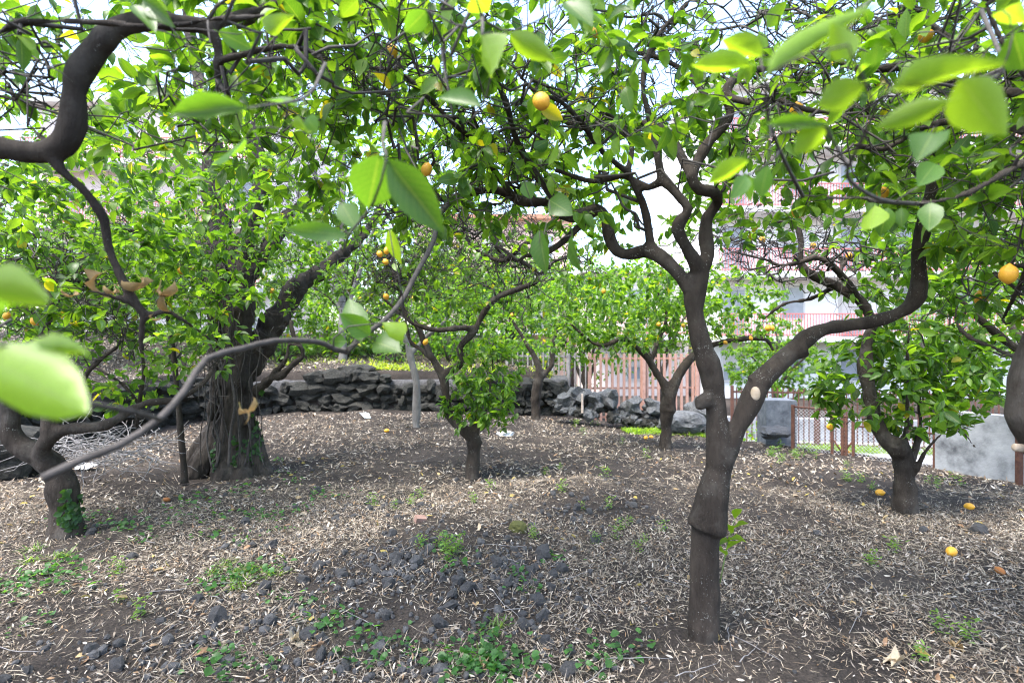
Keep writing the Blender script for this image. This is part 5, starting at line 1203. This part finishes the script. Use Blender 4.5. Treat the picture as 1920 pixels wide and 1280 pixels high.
BGL = ['lemon tree on the terrace behind the low forked tree', 'lemon tree on the terrace just past the dead brush', 'lemon tree on the terrace behind the massive old trunk', 'lemon tree on the terrace above the flat capping slab stone', 'lemon tree on the terrace behind the straight pale grey trunk',
       'taller lemon tree at the back of the terrace near the pink house', 'taller lemon tree at the back of the terrace beside the bare grey tree', 'taller lemon tree at the back of the terrace before the salmon house']
for i, (x, y, h, s) in enumerate([(-9.5, 10.5, 3.2, 2.0), (-7.3, 13.2, 3.6, 2.1), (-4.6, 14.6, 3.2, 2.0), (-2.2, 15.2, 3.4, 2.0), (0.0, 15.2, 3.0, 1.8), (-10.5, 15.5, 4.4, 2.6), (-6.2, 17.8, 4.6, 2.5), (-1.5, 18.6, 4.2, 2.4)]):
    simple_tree(x, y, h, s, 300 + i, BGL[i], 'lemon trees on the terrace above the stone wall', young=.3, ntw=780, leaf_len=(.09, .14), leaves_per=9, zc=h * .48, rz=h * .5, leafmat=LEAF_FAR)
simple_tree(-8.6, 7.3, 3.4, 1.9, 330, 'lemon tree on the upper bank beside the dead brush and stone wall', ntw=560, leaf_len=(.08, .12), leaves_per=8)
STREET = ['leafy garden tree behind the brown painted railing', 'tall garden tree in front of the low pale house', 'small garden tree across the lane behind the yellowish railing', 'garden tree before the red balcony railings of the white apartment house']
for i, (x, y, h, s) in enumerate([(2.4, 17.5, 5.6, 2.4), (5.4, 19.5, 6.2, 2.4), (8.6, 17.5, 3.4, 1.7), (15.5, 19.0, 4.6, 2.2)]):
    simple_tree(x, y, h, s, 350 + i, STREET[i], 'garden trees before the houses', name='garden_tree', ntw=560, leaf_len=(.10, .16), leaves_per=9, zc=h * .6, rz=h * .42, young=.5)
# tall bare grey tree
simple_tree(-4.2, 13.2, 9.5, 4.4, 401, 'tall grey tree with a haze of fine bare twigs behind the old trunk', name='bare_tree', ntw=2100, nbr=150, bark=BARK_GREY, twigm=TWIG_GREY, zc=6.3, rz=3.2, twig_len=1.5, leaves_per=2, leaf_len=(.05, .08), leaf_prob=.5, skel_r=.035)

# ------------------------------------------------------------------ ivy climbing two trunks
from mathutils.bvhtree import BVHTree
def ivy_on(tree, starts, lab, seed):
    r = np.random.default_rng(seed); tr = [c for c in tree.children if c.name.startswith('trunk')][0]; off = Vector(tree.location)
    bv = BVHTree.FromPolygons([v.co + off for v in tr.data.vertices], [p.vertices[:] for p in tr.data.polygons])
    root = None; vines = MB(); Pb, D, Nm = [], [], []
    for (px, py, top) in starts:
        path = []; x, y = px, py
        while y > top:
            q = P(x, y, 1.0); o0 = Vector((0, 0, CAM_H)); dr = (Vector(q) - o0).normalized(); hit = bv.ray_cast(o0, dr)
            if hit[0] is not None:
                pt = np.array(hit[0]) + np.array(hit[1]) * .006; path.append(pt)
                for _ in range(2):
                    Pb.append(pt); nn = np.array(hit[1]); v = r.normal(size=3); v -= nn * np.dot(v, nn); D.append(v / np.linalg.norm(v) + nn * .35); Nm.append(nn + r.normal(size=3) * .3)
            x += r.normal() * 3.0; y -= r.uniform(3, 6)
        if len(path) > 2: vines.tube(path, .004, 4)
    n = len(Pb)
    if not n: return
    Pb, D, Nm = np.array(Pb), np.array(D), np.array(Nm); Lf = r.uniform(.025, .065, n)
    root = thing('ivy', Pb[np.argmin(Pb[:, 2])], lab, 'ivy')
    part('vine', vines, TWIG, root)
    V, Q_, t_, uv = leaf_geo(Pb, D, Nm, Lf, Lf * .85, np.array([.04, .105, .03]) * r.uniform(.5, 1.5, n)[:, None], r.uniform(0, .8, n), np.full(n, .3), 'mid')
    mb = MB(); mb.add(V, Q_, tint=t_, uv=uv); part('foliage', mb, LEAF_FAR, root, kind='stuff')
ivy_on(TREE_LOW, [(135, 990, 915), (146, 985, 930), (112, 985, 950)], 'ivy climbing the foot of the low forked trunk', 5)
ivy_on(TREE_OLD, [(470, 870, 770), (488, 860, 800), (440, 875, 815), (400, 880, 820), (478, 850, 730)], 'ivy climbing the roots of the fluted old trunk', 6)
